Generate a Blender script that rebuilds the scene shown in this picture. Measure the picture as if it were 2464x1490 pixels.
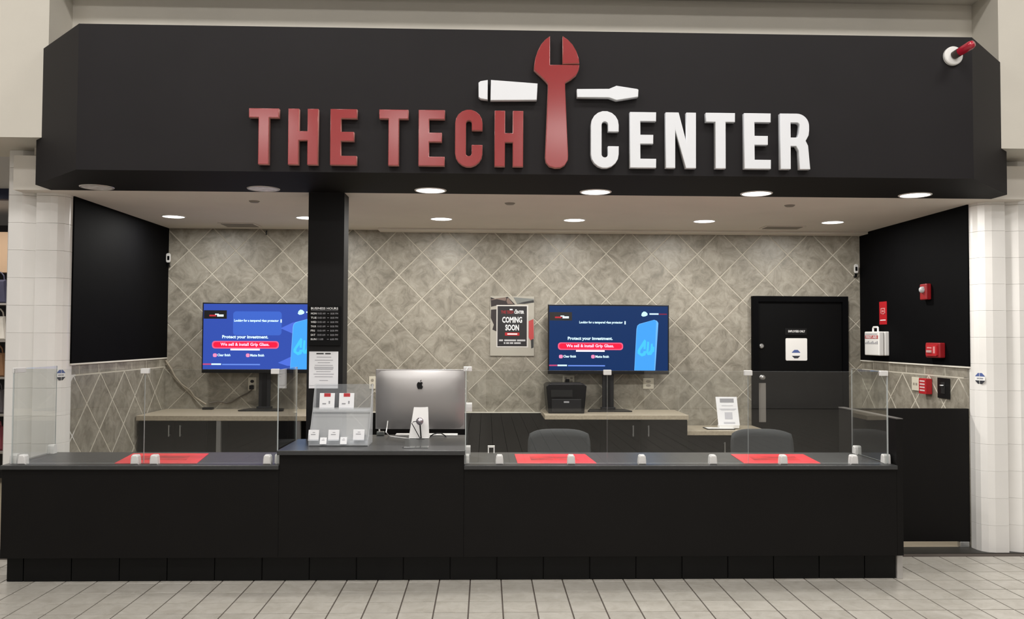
import bpy, math, random
from mathutils import Vector, Matrix
random.seed(7)
for o in list(bpy.data.objects): bpy.data.objects.remove(o)
SC = bpy.context.scene
COL = SC.collection

# ------------------------------------------------------------------ camera
IW, IH, FPX, CAMZ = 2464.0, 1490.0, 2048.34, 1.614
YAW, PITCH, ROLL = 0.0301117, 0.0317479, 0.00455122
_f = Vector((math.sin(YAW)*math.cos(PITCH), math.cos(YAW)*math.cos(PITCH), math.sin(PITCH)))
_r = Vector((math.cos(YAW), -math.sin(YAW), 0)); _u = _r.cross(_f)
_r, _u = _r*math.cos(ROLL)+_u*math.sin(ROLL), _u*math.cos(ROLL)-_r*math.sin(ROLL)
CAM = Vector((0, 0, CAMZ))
cd = bpy.data.cameras.new('camera'); cd.sensor_fit = 'HORIZONTAL'; cd.sensor_width = 36
cd.lens = FPX*36/IW; cd.clip_end = 100
co = bpy.data.objects.new('camera', cd); COL.objects.link(co)
co.matrix_world = Matrix(((_r.x, _u.x, -_f.x, 0), (_r.y, _u.y, -_f.y, 0), (_r.z, _u.z, -_f.z, CAMZ), (0, 0, 0, 1)))
SC.camera = co
def P(x, y, X=None, Y=None, Z=None):
    """photo pixel -> point on the plane X=, Y= or Z= of the place"""
    d = _r*((x-IW/2)/FPX) - _u*((y-IH/2)/FPX) + _f
    t = (X/d.x) if X is not None else (Y/d.y) if Y is not None else ((Z-CAMZ)/d.z)
    return CAM + d*t

# ------------------------------------------------------------------ world, lights, exposure
w = bpy.data.worlds.new('world'); SC.world = w; w.use_nodes = True
w.node_tree.nodes['Background'].inputs[0].default_value = (1.0, 0.97, 0.92, 1)
w.node_tree.nodes['Background'].inputs[1].default_value = 0.25
SC.view_settings.view_transform = 'Standard'; SC.view_settings.look = 'None'
SC.view_settings.exposure = 0.0; SC.view_settings.gamma = 1; SC.view_settings.use_curve_mapping = False
def area(name, loc, sx, sy, power, col, rot=(0, 0, 0), shape='RECTANGLE'):
    l = bpy.data.lights.new(name, 'AREA'); l.shape = shape; l.size = sx; l.energy = power; l.color = col
    if shape == 'RECTANGLE': l.size_y = sy
    o = bpy.data.objects.new(name, l); COL.objects.link(o); o.location = loc; o.rotation_euler = rot
    return o
MALL_COL = (1.0, 0.975, 0.945)
for yy, pw in ((3.2, 73), (0.6, 73), (-6.9, 110)):
    for xx in (-4.6, -1.6, 1.6, 4.6):
        area('concourse_ceiling_light', (xx, yy, 5.95), 1.2, 0.6, pw, MALL_COL)
DOWN_POWER = 17.0
DOWN_COL = (1.0, 0.975, 0.93)

# ------------------------------------------------------------------ materials
MATS = {}
def nt(name):
    m = bpy.data.materials.new(name); m.use_nodes = True
    return m, m.node_tree.nodes, m.node_tree.links, m.node_tree.nodes['Principled BSDF']
def mat(name, col, rough=0.5, metal=0.0, spec=0.5, var=0.0, vscale=8.0, bump=0.0, bscale=200.0, coat=0.0, emit=None, coatr=.06):
    if name in MATS: return MATS[name]
    m, N, L, b = nt(name)
    b.inputs['Base Color'].default_value = (*col, 1); b.inputs['Roughness'].default_value = rough
    b.inputs['Metallic'].default_value = metal; b.inputs['Specular IOR Level'].default_value = spec
    if coat: b.inputs['Coat Weight'].default_value = coat; b.inputs['Coat Roughness'].default_value = coatr
    tc = N.new('ShaderNodeTexCoord')
    if var:
        n = N.new('ShaderNodeTexNoise'); n.inputs['Scale'].default_value = vscale; n.inputs['Detail'].default_value = 4
        L.new(tc.outputs['Object'], n.inputs['Vector'])
        r = N.new('ShaderNodeValToRGB')
        r.color_ramp.elements[0].position = .3; r.color_ramp.elements[1].position = .7
        r.color_ramp.elements[0].color = (*[max(0, c*(1-var)) for c in col], 1)
        r.color_ramp.elements[1].color = (*[min(1, c*(1+var)) for c in col], 1)
        L.new(n.outputs['Fac'], r.inputs['Fac']); L.new(r.outputs['Color'], b.inputs['Base Color'])
    if bump:
        n2 = N.new('ShaderNodeTexNoise'); n2.inputs['Scale'].default_value = bscale
        L.new(tc.outputs['Object'], n2.inputs['Vector'])
        bp = N.new('ShaderNodeBump'); bp.inputs['Strength'].default_value = bump; bp.inputs['Distance'].default_value = 0.002
        L.new(n2.outputs['Fac'], bp.inputs['Height']); L.new(bp.outputs['Normal'], b.inputs['Normal'])
    if emit:
        b.inputs['Emission Color'].default_value = (*emit[0], 1); b.inputs['Emission Strength'].default_value = emit[1]
    MATS[name] = m
    return m
def emat(name, col, s=1.0):
    if name in MATS: return MATS[name]
    m, N, L, b = nt(name)
    b.inputs['Base Color'].default_value = (*[c*.05 for c in col], 1); b.inputs['Roughness'].default_value = .4; b.inputs['Specular IOR Level'].default_value = .12
    b.inputs['Emission Color'].default_value = (*col, 1); b.inputs['Emission Strength'].default_value = s
    MATS[name] = m
    return m
def stone(name, c0, c1, c2, rough, scale=5.0, spread=.10):
    """mottled stone tile, every tile its own cut of the pattern"""
    m, N, L, b = nt(name)
    tc = N.new('ShaderNodeTexCoord'); oi = N.new('ShaderNodeObjectInfo')
    ml = N.new('ShaderNodeMath'); ml.operation = 'MULTIPLY'; ml.inputs[1].default_value = 53.0
    L.new(oi.outputs['Random'], ml.inputs[0])
    ad = N.new('ShaderNodeVectorMath'); ad.operation = 'ADD'
    L.new(tc.outputs['Object'], ad.inputs[0]); L.new(ml.outputs[0], ad.inputs[1])
    n = N.new('ShaderNodeTexNoise'); n.inputs['Scale'].default_value = scale; n.inputs['Detail'].default_value = 9
    n.inputs['Roughness'].default_value = .74; n.inputs['Distortion'].default_value = .8
    L.new(ad.outputs[0], n.inputs['Vector'])
    r = N.new('ShaderNodeValToRGB'); e = r.color_ramp.elements
    e[0].position = .36; e[0].color = (*c0, 1); e[1].position = .66; e[1].color = (*c2, 1)
    k = e.new(.5); k.color = (*c1, 1)
    L.new(n.outputs['Fac'], r.inputs['Fac'])
    hs = N.new('ShaderNodeHueSaturation')
    mr = N.new('ShaderNodeMapRange'); mr.inputs[3].default_value = 1-spread; mr.inputs[4].default_value = 1+spread
    L.new(oi.outputs['Random'], mr.inputs[0]); L.new(mr.outputs[0], hs.inputs['Value'])
    L.new(r.outputs['Color'], hs.inputs['Color']); L.new(hs.outputs['Color'], b.inputs['Base Color'])
    b.inputs['Roughness'].default_value = rough
    bp = N.new('ShaderNodeBump'); bp.inputs['Strength'].default_value = .08; bp.inputs['Distance'].default_value = .003
    L.new(n.outputs['Fac'], bp.inputs['Height']); L.new(bp.outputs['Normal'], b.inputs['Normal'])
    MATS[name] = m
    return m
def glassmat(name, tint, rough=0.0, haze=0.0, hazecol=(.8, .8, .8)):
    m = bpy.data.materials.new(name); m.use_nodes = True; N = m.node_tree.nodes; L = m.node_tree.links
    N.clear(); out = N.new('ShaderNodeOutputMaterial')
    t = N.new('ShaderNodeBsdfTransparent'); t.inputs[0].default_value = (*tint, 1)
    g = N.new('ShaderNodeBsdfGlossy'); g.inputs['Roughness'].default_value = rough; g.inputs['Color'].default_value = (1, 1, 1, 1)
    fr = N.new('ShaderNodeFresnel'); ge = N.new('ShaderNodeNewGeometry'); io = N.new('ShaderNodeMapRange')
    io.inputs[3].default_value = 1.5; io.inputs[4].default_value = 1/1.5       # same reflectance entering and leaving the sheet
    L.new(ge.outputs['Backfacing'], io.inputs[0]); L.new(io.outputs[0], fr.inputs['IOR'])
    mx = N.new('ShaderNodeMixShader'); L.new(fr.outputs[0], mx.inputs[0]); L.new(t.outputs[0], mx.inputs[1]); L.new(g.outputs[0], mx.inputs[2])
    last = mx
    if haze:
        d = N.new('ShaderNodeBsdfDiffuse'); d.inputs[0].default_value = (*hazecol, 1)
        m2 = N.new('ShaderNodeMixShader'); m2.inputs[0].default_value = haze
        L.new(mx.outputs[0], m2.inputs[1]); L.new(d.outputs[0], m2.inputs[2]); last = m2
    L.new(last.outputs[0], out.inputs[0])
    MATS[name] = m
    return m

CREAM = mat('cream_paint', (.62, .585, .515), .7, var=.03, vscale=2, bump=.05)
WHITEBLOCK = mat('glazed_white_block', (.78, .76, .73), .35, var=.03, vscale=3)
MORTAR = mat('mortar', (.62, .60, .57), .9)
BLACKP = mat('black_wall_paint', (.0022, .0022, .0026), .75, spec=.05, var=.1, bump=.05)
FASCIAM = mat('charcoal_fascia_paint', (.0118, .0103, .0113), .6, spec=.2, var=.06, vscale=3, bump=.08, bscale=300)
SOFFIT = mat('black_soffit_paint', (.003, .0028, .0026), .7, spec=.15)
COUNTER = mat('black_laminate', (.0052, .0046, .0044), .5, spec=.16, var=.08, vscale=4)
CTOP = mat('charcoal_countertop', (.034, .035, .036), .36, spec=.5, var=.12, vscale=60)
KICKM = mat('black_kick_tile', (.004, .004, .004), .4, spec=.2)
CEILM = mat('shop_ceiling_paint', (.66, .62, .56), .8, var=.03, vscale=2)
TILE = stone('diagonal_wall_tile', (.172, .156, .124), (.262, .240, .196), (.355, .330, .277), .42, 8.0, .04)
GROUT = mat('wall_grout', (.52, .485, .41), .85)
FTILE = stone('concourse_floor_tile', (.37, .345, .30), (.43, .405, .36), (.48, .455, .41), .3, 9.0, .05)
FGROUT = mat('floor_grout', (.075, .06, .05), .9)
TANFLOOR = mat('tan_floor', (.42, .36, .27), .4, var=.06)
DARKSTRIP = mat('threshold_shadow_dark', (.03, .028, .024), .5)  # threshold shadow put into the strip's dark colour
WORKTOP = mat('speckled_beige_worktop', (.36, .31, .235), .35, var=.14, vscale=55)
CABM = mat('black_cabinet', (.003, .0028, .0028), .4, spec=.12)
CHROME = mat('brushed_metal', (.55, .55, .55), .3, metal=.9)
WHITEPL = mat('white_plastic', (.78, .77, .75), .4)
IVORY = mat('ivory_plastic', (.62, .58, .48), .45)
BLACKPL = mat('black_plastic', (.006, .006, .0065), .35, spec=.3)
DGREYPL = mat('dark_grey_plastic', (.014, .014, .015), .45, spec=.3)
GREYFAB = mat('grey_fabric', (.036, .039, .042), .85, var=.15, vscale=80, bump=.2, bscale=500)
PAPER = mat('white_paper', (.78, .78, .80), .8)
INKG = mat('grey_ink', (.30, .30, .32), .8)
INKK = mat('black_ink', (.03, .03, .03), .7)
REDP = mat('red_plastic', (.42, .012, .018), .4)
REDD = mat('dark_red_plastic', (.26, .008, .012), .4)
REDMAT = mat('red_vinyl_mat', (.80, .035, .05), .32, var=.22, vscale=5)
SIGNRED = mat('sign_red', (.27, .008, .010), .45, spec=.2, coat=1.0, coatr=.16)
SIGNWHITE = mat('sign_white', (.75, .765, .80), .35)
SIGNEDGE_R = mat('sign_red_edge', (.55, .25, .22), .5)
ALU = mat('silver_aluminium', (.36, .345, .34), .42, metal=.75)
ALUW = mat('bright_aluminium', (.80, .79, .78), .35, metal=.2)
GLASS = glassmat('clear_glass', (.965, .972, .968))
GLEDGE = mat('glass_edge', (.42, .45, .45), .25)
ACRYL = glassmat('clear_acrylic', (.92, .93, .94), .04, .10, (.8, .82, .85))
ACRYLF = glassmat('frosted_acrylic', (.84, .85, .86), .1, .27, (.76, .77, .78))
HOLD = glassmat('smoky_acrylic', (.72, .73, .73), .08, .03)
LENS_ON = mat('lamp_lens_lit', (.9, .9, .9), .4, emit=((1, .98, .95), 6.0))
LENS_OFF = mat('lamp_reflector_unlit', (.80, .79, .77), .35, metal=.1, var=.3, vscale=22)
BLUE = mat('sticker_blue', (.07, .11, .30), .5)
WHITEINK = mat('white_ink', (.8, .8, .8), .6)

# ------------------------------------------------------------------ object helpers
ORG = {}
def tag(o, label=None, cat=None, group=None, kind=None):
    if label: o['label'] = label
    if cat: o['category'] = cat
    if group: o['group'] = group
    if kind: o['kind'] = kind
    return o
def empty(name, loc, label=None, cat=None, group=None, kind=None):
    o = bpy.data.objects.new(name, None); COL.objects.link(o); o.location = loc; o.empty_display_size = .05
    ORG[o] = Vector(loc)
    return tag(o, label, cat, group, kind)
def linkobj(name, me, parent=None, loc=None):
    o = bpy.data.objects.new(name, me); COL.objects.link(o)
    org = Vector(loc) if loc is not None else Vector((0, 0, 0))
    if parent is not None:
        o.parent = parent; o.location = org-ORG[parent]
    else: o.location = org
    ORG[o] = org
    return o
class MB:
    def __init__(s): s.v = []; s.f = []; s.mi = []; s.cur = 0
    def add(s, vs, fs):
        n = len(s.v); s.v += [Vector(q) for q in vs]; s.f += [[i+n for i in f] for f in fs]; s.mi += [s.cur]*len(fs)
        return s
    def box(s, x0, x1, y0, y1, z0, z1):
        return s.add([(x, y, z) for x in (x0, x1) for y in (y0, y1) for z in (z0, z1)],
                     [(0, 1, 3, 2), (4, 6, 7, 5), (0, 4, 5, 1), (2, 3, 7, 6), (0, 2, 6, 4), (1, 5, 7, 3)])
    def prism(s, poly, o, ex, ey, en, d0, d1, inset=0.0, ch=0.0):
        """poly in (u,v); en = normal; from d0 (back) to d1 (front); optional chamfer at the front"""
        o, ex, ey, en = Vector(o), Vector(ex), Vector(ey), Vector(en); n = len(poly)
        def ring(pl, d): return [o+ex*u+ey*v+en*d for u, v in pl]
        rings = [ring(poly, d0)]
        if ch:
            cx = sum(p[0] for p in poly)/n; cy = sum(p[1] for p in poly)/n
            def sh(p):
                d = math.hypot(p[0]-cx, p[1]-cy) or 1
                k = max(0, 1-ch*1.3/d)
                return (cx+(p[0]-cx)*k, cy+(p[1]-cy)*k)
            rings += [ring(poly, d1-ch), ring([sh(p) for p in poly], d1)]
        else: rings.append(ring(poly, d1))
        vs = [q for r in rings for q in r]; fs = [list(range(n))[::-1]]
        for k in range(len(rings)-1):
            for i in range(n):
                j = (i+1) % n; fs.append((k*n+i, k*n+j, (k+1)*n+j, (k+1)*n+i))
        fs.append([(len(rings)-1)*n+i for i in range(n)])
        return s.add(vs, fs)
    def tube(s, pts, r, n=8, cap=True):
        pts = [Vector(p) for p in pts]; rs = r if isinstance(r, (list, tuple)) else [r]*len(pts)
        vs = []; fs = []; up = None
        for i, p in enumerate(pts):
            t = (pts[min(i+1, len(pts)-1)]-pts[max(i-1, 0)]).normalized()
            if up is None or abs(up.dot(t)) > .95: up = Vector((0, 0, 1)) if abs(t.z) < .9 else Vector((1, 0, 0))
            a = t.cross(up).normalized(); b = a.cross(t); up = b
            for k in range(n):
                c = 2*math.pi*k/n; vs.append(p+(a*math.cos(c)+b*math.sin(c))*rs[i])
        for i in range(len(pts)-1):
            for k in range(n):
                fs.append((i*n+k, i*n+(k+1) % n, (i+1)*n+(k+1) % n, (i+1)*n+k))
        if cap: fs += [list(range(n))[::-1], [(len(pts)-1)*n+k for k in range(n)]]
        return s.add(vs, fs)
    def lathe(s, prof, o, ax=(0, 0, 1), n=24):
        """prof: (radius, distance along ax)"""
        o = Vector(o); ax = Vector(ax).normalized(); a = ax.orthogonal().normalized(); b = ax.cross(a)
        vs = []; fs = []
        for r, h in prof:
            for k in range(n):
                c = 2*math.pi*k/n; vs.append(o+ax*h+(a*math.cos(c)+b*math.sin(c))*max(r, 1e-5))
        for i in range(len(prof)-1):
            for k in range(n): fs.append((i*n+k, i*n+(k+1) % n, (i+1)*n+(k+1) % n, (i+1)*n+k))
        return s.add(vs, fs)
    def mesh(s, name, mats, org=Vector((0, 0, 0)), smooth=False):
        me = bpy.data.meshes.new(name); me.from_pydata([q-org for q in s.v], [], s.f)
        for m in (mats if isinstance(mats, (list, tuple)) else [mats]): me.materials.append(m)
        for p, k in zip(me.polygons, s.mi): p.material_index = k; p.use_smooth = smooth
        me.validate(); me.update()
        import bmesh
        bm = bmesh.new(); bm.from_mesh(me); bmesh.ops.recalc_face_normals(bm, faces=bm.faces); bm.to_mesh(me); bm.free()
        return me
    def build(s, name, mats, parent=None, bevel=0, smooth=False, loc=None, seg=2):
        org = ORG[parent] if parent is not None else Vector(loc) if loc is not None else \
            Vector(((min(v.x for v in s.v)+max(v.x for v in s.v))/2, (min(v.y for v in s.v)+max(v.y for v in s.v))/2, min(v.z for v in s.v)))
        o = linkobj(name, s.mesh(name, mats, org, smooth), parent, org)
        if bevel:
            b = o.modifiers.new('bevel', 'BEVEL'); b.width = bevel; b.segments = seg; b.limit_method = 'ANGLE'; b.angle_limit = .6
        if smooth and bevel == 0:
            pass
        return o
def bx(name, m, x0, x1, y0, y1, z0, z1, parent=None, bevel=0, **k): return MB().box(x0, x1, y0, y1, z0, z1).build(name, m, parent, bevel, **k)
# a plane to draw on: origin, right, up, towards the viewer
def front(o): return (Vector(o), Vector((1, 0, 0)), Vector((0, 0, 1)), Vector((0, -1, 0)))
def rightwall(o): return (Vector(o), Vector((0, -1, 0)), Vector((0, 0, 1)), Vector((-1, 0, 0)))
def leftwall(o): return (Vector(o), Vector((0, 1, 0)), Vector((0, 0, 1)), Vector((1, 0, 0)))
def rectp(u0, v0, u1, v1): return [(u0, v0), (u1, v0), (u1, v1), (u0, v1)]
def rrect(u0, v0, u1, v1, r, n=5):
    out = []
    for cx, cy, a in ((u1-r, v0+r, -90), (u1-r, v1-r, 0), (u0+r, v1-r, 90), (u0+r, v0+r, 180)):
        for k in range(n+1):
            t = math.radians(a+90*k/n); out.append((cx+r*math.cos(t), cy+r*math.sin(t)))
    return out
def circ(u, v, r, n=16, ry=None): return [(u+r*math.cos(2*math.pi*k/n), v+(ry or r)*math.sin(2*math.pi*k/n)) for k in range(n)]
def flat(name, polys, fr, m, parent, d=.0006, th=.0004):
    b = MB()
    for p in polys: b.prism(p, fr[0], fr[1], fr[2], fr[3], d-th, d)
    return b.build(name, m, parent)
_txt = {}
def textpolys(s, bold=0.0):
    key = (s, bold)
    if key not in _txt:
        c = bpy.data.curves.new('t', 'FONT'); c.body = s; c.size = 1; c.resolution_u = 2; c.offset = bold; c.fill_mode = 'FRONT'
        o = bpy.data.objects.new('t', c); COL.objects.link(o)
        dg = bpy.context.evaluated_depsgraph_get(); me = bpy.data.meshes.new_from_object(o.evaluated_get(dg))
        _txt[key] = ([(v.co.x, v.co.y) for v in me.vertices], [list(p.vertices) for p in me.polygons])
        bpy.data.objects.remove(o); bpy.data.curves.remove(c); bpy.data.meshes.remove(me)
    return _txt[key]
def lettering(s, fr, u0, v0, u1, v1, m, parent, d=.0012, bold=.02, name='lettering'):
    """text stretched into the rectangle u0..u1, v0..v1 of the plane"""
    vs, fs = textpolys(s, bold)
    a0 = min(v[0] for v in vs); a1 = max(v[0] for v in vs); b0 = min(v[1] for v in vs); b1 = max(v[1] for v in vs)
    o, ex, ey, en = fr; b = MB()
    b.add([o+ex*(u0+(x-a0)/(a1-a0)*(u1-u0))+ey*(v0+(y-b0)/(b1-b0)*(v1-v0))+en*d for x, y in vs], fs)
    return b.build(name, m, parent)
def clip(poly, ax, val, keep):
    out = []; n = len(poly)
    for i in range(n):
        p, q = poly[i], poly[(i+1) % n]
        ip = (p[ax]-val)*keep >= -1e-9; iq = (q[ax]-val)*keep >= -1e-9
        if ip: out.append(p)
        if ip != iq:
            t = (val-p[ax])/(q[ax]-p[ax]); out.append((p[0]+(q[0]-p[0])*t, p[1]+(q[1]-p[1])*t))
    return out
def cliprect(poly, u0, v0, u1, v1):
    for ax, val, k in ((0, u0, 1), (0, u1, -1), (1, v0, 1), (1, v1, -1)):
        poly = clip(poly, ax, val, k)
        if len(poly) < 3: return []
    out = []
    for p in poly:
        if not out or math.hypot(p[0]-out[-1][0], p[1]-out[-1][1]) > .002: out.append(p)
    if len(out) > 2 and math.hypot(out[0][0]-out[-1][0], out[0][1]-out[-1][1]) < .002: out.pop()
    return out if len(out) > 2 else []
def parea(p): return abs(sum(p[i][0]*p[(i+1) % len(p)][1]-p[(i+1) % len(p)][0]*p[i][1] for i in range(len(p))))/2
def diamonds(parent, fr, u0, v0, u1, v1, au, av, D, skip=None, gap=.0095, th=.009):
    """tiles laid on the diagonal: a vertex of the lattice at (au,av), diagonal D"""
    h = D/2; g = gap*.707
    full = [(h-g, 0), (0, h-g), (-h+g, 0), (0, -h+g)]
    fullme = MB().prism(full, (0, 0, 0), fr[1], fr[2], fr[3], 0, th, ch=.0012).mesh('tile', TILE)
    for i in range(int((u0-au)/h)-2, int((u1-au)/h)+3):
        for j in range(int((v0-av)/h)-2, int((v1-av)/h)+3):
            if (i+j) % 2 == 0: continue
            cu, cv = au+i*h, av+j*h
            p = [(cu+a, cv+b) for a, b in full]
            c = cliprect(p, u0, v0, u1, v1)
            if not c or parea(c) < 6e-4: continue
            if skip and skip(c): continue
            o = fr[0]+fr[1]*cu+fr[2]*cv
            if parea(c) > parea(p)-1e-6: linkobj('tile', fullme, parent, o)
            else:
                me = MB().prism([(a-cu, b-cv) for a, b in c], (0, 0, 0), fr[1], fr[2], fr[3], 0, th, ch=.001).mesh('tile', TILE)
                linkobj('tile', me, parent, o)

# ------------------------------------------------------------------ dimensions of the place
XL, XR = -3.127, 3.757          # shop side walls
YB = 8.43                       # shop back wall
YF = 6.50                       # shop opening
ZC = 2.66                       # shop ceiling
YFA = 5.45                      # fascia front
ZM = 4.14                       # concourse ceiling by the shop
FZ1 = 3.597                     # fascia top

# ------------------------------------------------------------------ floor
fl = bx('floor', FGROUT, -9, 9, -8, 6.352, -.06, -.004, loc=(0, 0, 0)); tag(fl, 'pale square tiled concourse floor with dark grout', kind='structure')
PT = .2032
jx = P(1131.5, 1400.9, Z=0).x; jy = 5.24
ft = MB().prism(rectp(-PT/2+.0042, -PT/2+.0042, PT/2-.0042, PT/2-.0042), (0, 0, 0), (1, 0, 0), (0, 1, 0), (0, 0, 1), -.006, 0, ch=.0008).mesh('tile', FTILE)
rest = MB()
for i in range(-43, 42):
    for j in range(-64, 6):
        cx, cy = jx+(i+.5)*PT, jy+(j+.5)*PT
        if cy > 6.352-PT/2+.05 or cx < -8.9 or cx > 8.9: continue
        fr_l = -.62*cy-.05; fr_r = .675*cy+.05
        seen = cy > 4.78 and fr_l < cx < fr_r and not (-3.02 < cx < 2.6 and cy > 5.85)
        if seen: linkobj('tile', ft, fl, (cx, cy, 0))
        else: rest.prism(rectp(cx-PT/2+.0042, cy-PT/2+.0042, cx+PT/2-.0042, cy+PT/2-.0042), (0, 0, 0), (1, 0, 0), (0, 1, 0), (0, 0, 1), -.006, 0)
tag(rest.build('tile_field', FTILE, fl), kind='stuff')
bx('threshold_shadow_strip', DARKSTRIP, -9, 9, 6.352, 6.545, -.06, .001, fl)  # strip at the shop opening, coloured dark for the shadow there
bx('shop_floor', TANFLOOR, -3.6, 4.3, 6.545, 8.6, -.06, .0, fl)
bx('store_floor', TANFLOOR, -9, -3.6, 6.545, 12, -.06, .0, fl)

# ------------------------------------------------------------------ shop walls
wb = bx('wall_back', GROUT, XL-.3, XR+.3, YB-.0055, YB+.15, 0, 2.9); tag(wb, 'back wall of beige stone tiles laid on the diagonal', kind='structure')
DG = .4565
def behind_door(c): return all(2.70 < q[0] < 3.58 and q[1] < 2.0 for q in c)
diamonds(wb, front((0, YB, 0)), XL, .62, XR, ZC, -.18, 1.987, DG, behind_door)
for nm, X, fr, x0, x1 in (('wall_left', XL, leftwall, XL-.40, XL), ('wall_right', XR, rightwall, XR, XR+.40)):
    left = X < 0
    wl = bx(nm, GROUT, x0, x1, YF+.02, YB+.1, 0, 2.9)
    tag(wl, ('left' if left else 'right')+' side wall, black above and stone tiled below', kind='structure')
    F = fr((X+(-.0075 if left else .0075), 0, 0))
    s = 1 if left else -1
    u0, u1 = (YF+.03, YB-.01) if left else (-(YB-.01), -(YF+.03))
    diamonds(wl, F, u0, .02, u1, 1.299, (7.02 if left else -7.13), 1.303, DG, gap=.0125)
    bt = None; k = 0; y = YF+.03+(.13 if left else .02); prev = YF+.03
    cuts = [prev]
    while y < YB-.02: cuts.append(y); y += .3225
    cuts.append(YB-.01)
    for a, b in zip(cuts, cuts[1:]):
        if b-a < .02: continue
        ua, ub = (a, b) if left else (-b, -a)
        me = MB().prism(rectp(-(ub-ua)/2+.004, -.034, (ub-ua)/2-.004, .034), (0, 0, 0), F[1], F[2], F[3], 0, .009, ch=.002).mesh('border_tile', TILE)
        linkobj('border_tile', me, wl, F[0]+F[1]*((ua+ub)/2)+F[2]*1.345)
    fx = (X, X+.012) if left else (X-.012, X)
    bx('black_panel', BLACKP, *fx, YF+.005, YB, 1.396, ZC, wl)
    bx('rail', mat('rail_trim', (.70, .67, .60), .5), *((X, X+.014) if left else (X-.014, X)), YF+.005, YB, 1.384, 1.396, wl)
    if not left:
        pass
# ceiling of the shop
cl = bx('ceiling', CEILM, XL-.3, XR+.3, 6.235, YB+.1, ZC, ZC+.25, loc=(0, 7.3, ZC)); tag(cl, 'grey white shop ceiling with recessed lamps', kind='structure')
bx('cove_trim', CEILM, -1.05, XR-.001, YB-.20, YB-.011, ZC-.022, ZC, cl)

# ------------------------------------------------------------------ fascia
fa = empty('fascia', (0, YFA, ZC), 'long charcoal fascia with angled ends above the counter', kind='structure')
xl, xr = -2.607, 3.185
ch = .59
plan = [(xl, YFA), (xr, YFA), (xr+ch, YFA+ch), (xr+ch, 6.235), (xl-ch+.04, 6.235), (xl-ch+.04, YFA+ch-.02)]
zs = FZ1
b = MB(); n = len(plan)
b.add([(x, y, ZC) for x, y in plan]+[(x, y, zs) for x, y in plan], [(i, (i+1) % n, n+(i+1) % n, n+i) for i in range(n)]+[[n+i for i in range(n)]])
b.build('face_panel', FASCIAM, fa)
MB().add([(x, y, ZC) for x, y in plan], [list(range(n))]).build('soffit_panel', SOFFIT, fa)
# upper cream bulkheads and recess
BZ = 2.975
up = bx('wall_upper', CREAM, -3.3, 3.9, 6.27, 6.45, 2.92, ZM+.3); tag(up, 'cream wall above the charcoal fascia', kind='structure')
bl = bx('wall_bulkhead_left', CREAM, -8.5, -3.046, 5.94, 6.6, BZ, ZM+.3); tag(bl, 'cream bulkhead over the left block column', kind='structure')
br = bx('wall_bulkhead_right', CREAM, 3.664, 8.5, 5.94, 6.6, BZ, ZM+.3); tag(br, 'cream bulkhead over the right block column', kind='structure')
mc = MB().box(-9, 9, 5.96, 6.4, ZM, ZM+.1).box(-9, 9, 5.94, 5.96, ZM, 6.1).box(-9, 9, -8, 5.96, 6.0, 6.1).build('ceiling_concourse', mat('concourse_ceiling_paint', (.62, .59, .54), .85))
tag(mc, 'dim cream concourse ceiling', kind='structure')
ow = MB().box(-9, 9, -8.1, -8, 0, 6.0).build('wall_opposite', mat('opposite_wall_paint', (.76, .73, .70), .8, var=.15, vscale=.6)); tag(ow, 'wall across the concourse', kind='structure')
for xa, xb in ((-8.6, -4.6), (-4.2, -.4), (0, 3.6)): bx('dark_reflection_panel', mat('reflection_panel_dark', (.045, .042, .042), .7, var=.5, vscale=.8), xa, xb, -8, -7.97, 0, 2.6, ow)  # unseen dark panels, added to vary the reflections in the counter glass

# ------------------------------------------------------------------ block columns at the opening
def bull(x0, s, wid):
    """plan of the inner block: rounded towards the opening"""
    R = .095; c = (x0+s*R, 6.36+R); pts = [(x0, 6.60)]
    for k in range(4):
        t = math.pi+math.pi/2*k/3
        pts.append((c[0]+R*math.cos(t)*s, c[1]+R*math.sin(t)))
    pts += [(x0+s*wid, 6.36), (x0+s*wid, 6.60)]
    return pts
for nm, x0, s in (('left', XL, -1), ('right', XR, 1)):
    root = empty('wall_column_'+nm, (x0+s*.2, 6.48, 0), 'column of white glazed blocks at the %s of the shop opening' % nm, kind='structure')
    xs = sorted((x0+s*.035, x0+s*.40))
    bx('mortar_core', MORTAR, xs[0], xs[1], 6.425, 6.59, 0, BZ, root)
    p1 = bull(x0, s, .197)
    p2 = [(x0+s*.203, 6.60), (x0+s*.203, 6.415), (x0+s*.29, 6.366), (x0+s*.302, 6.36), (x0+s*.395, 6.36), (x0+s*.405, 6.37), (x0+s*.405, 6.60)]
    cx = x0+s*.2
    def blockmesh(pl, hh):
        return MB().prism([(a-cx, q-6.48) for a, q in pl], (0, 0, 0), (1, 0, 0), (0, 1, 0), (0, 0, 1), .0006, hh-.0006, ch=.0016).mesh('block', WHITEBLOCK)
    ms = {}
    k = 0; z = 0
    while z < BZ-.01:
        hh = min(PT, BZ-z)
        for q, pl in enumerate((p1, p2)):
            key = (q, round(hh, 3))
            if key not in ms: ms[key] = blockmesh(pl, hh)
            linkobj('block', ms[key], root, (cx, 6.48, z))
        z += PT
# continuing block wall on the right beyond the frame
rw = empty('wall_front_right', (4.6, 6.48, 0), 'white glazed block wall running on at the right edge', kind='structure')
bx('mortar_core', MORTAR, 4.165, 6.2, 6.375, 6.59, 0, BZ, rw)
bm_ = MB().prism(rrect(-.1985, -.0998, .1985, .0998, .004, 1), (0, 0, 0), (1, 0, 0), (0, 0, 1), (0, -1, 0), -.05, .012, ch=.002).mesh('block', WHITEBLOCK)
for k in range(14):
    for i in range(3): linkobj('block', bm_, rw, (4.37+i*.4064, 6.372, k*PT+PT/2))

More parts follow.
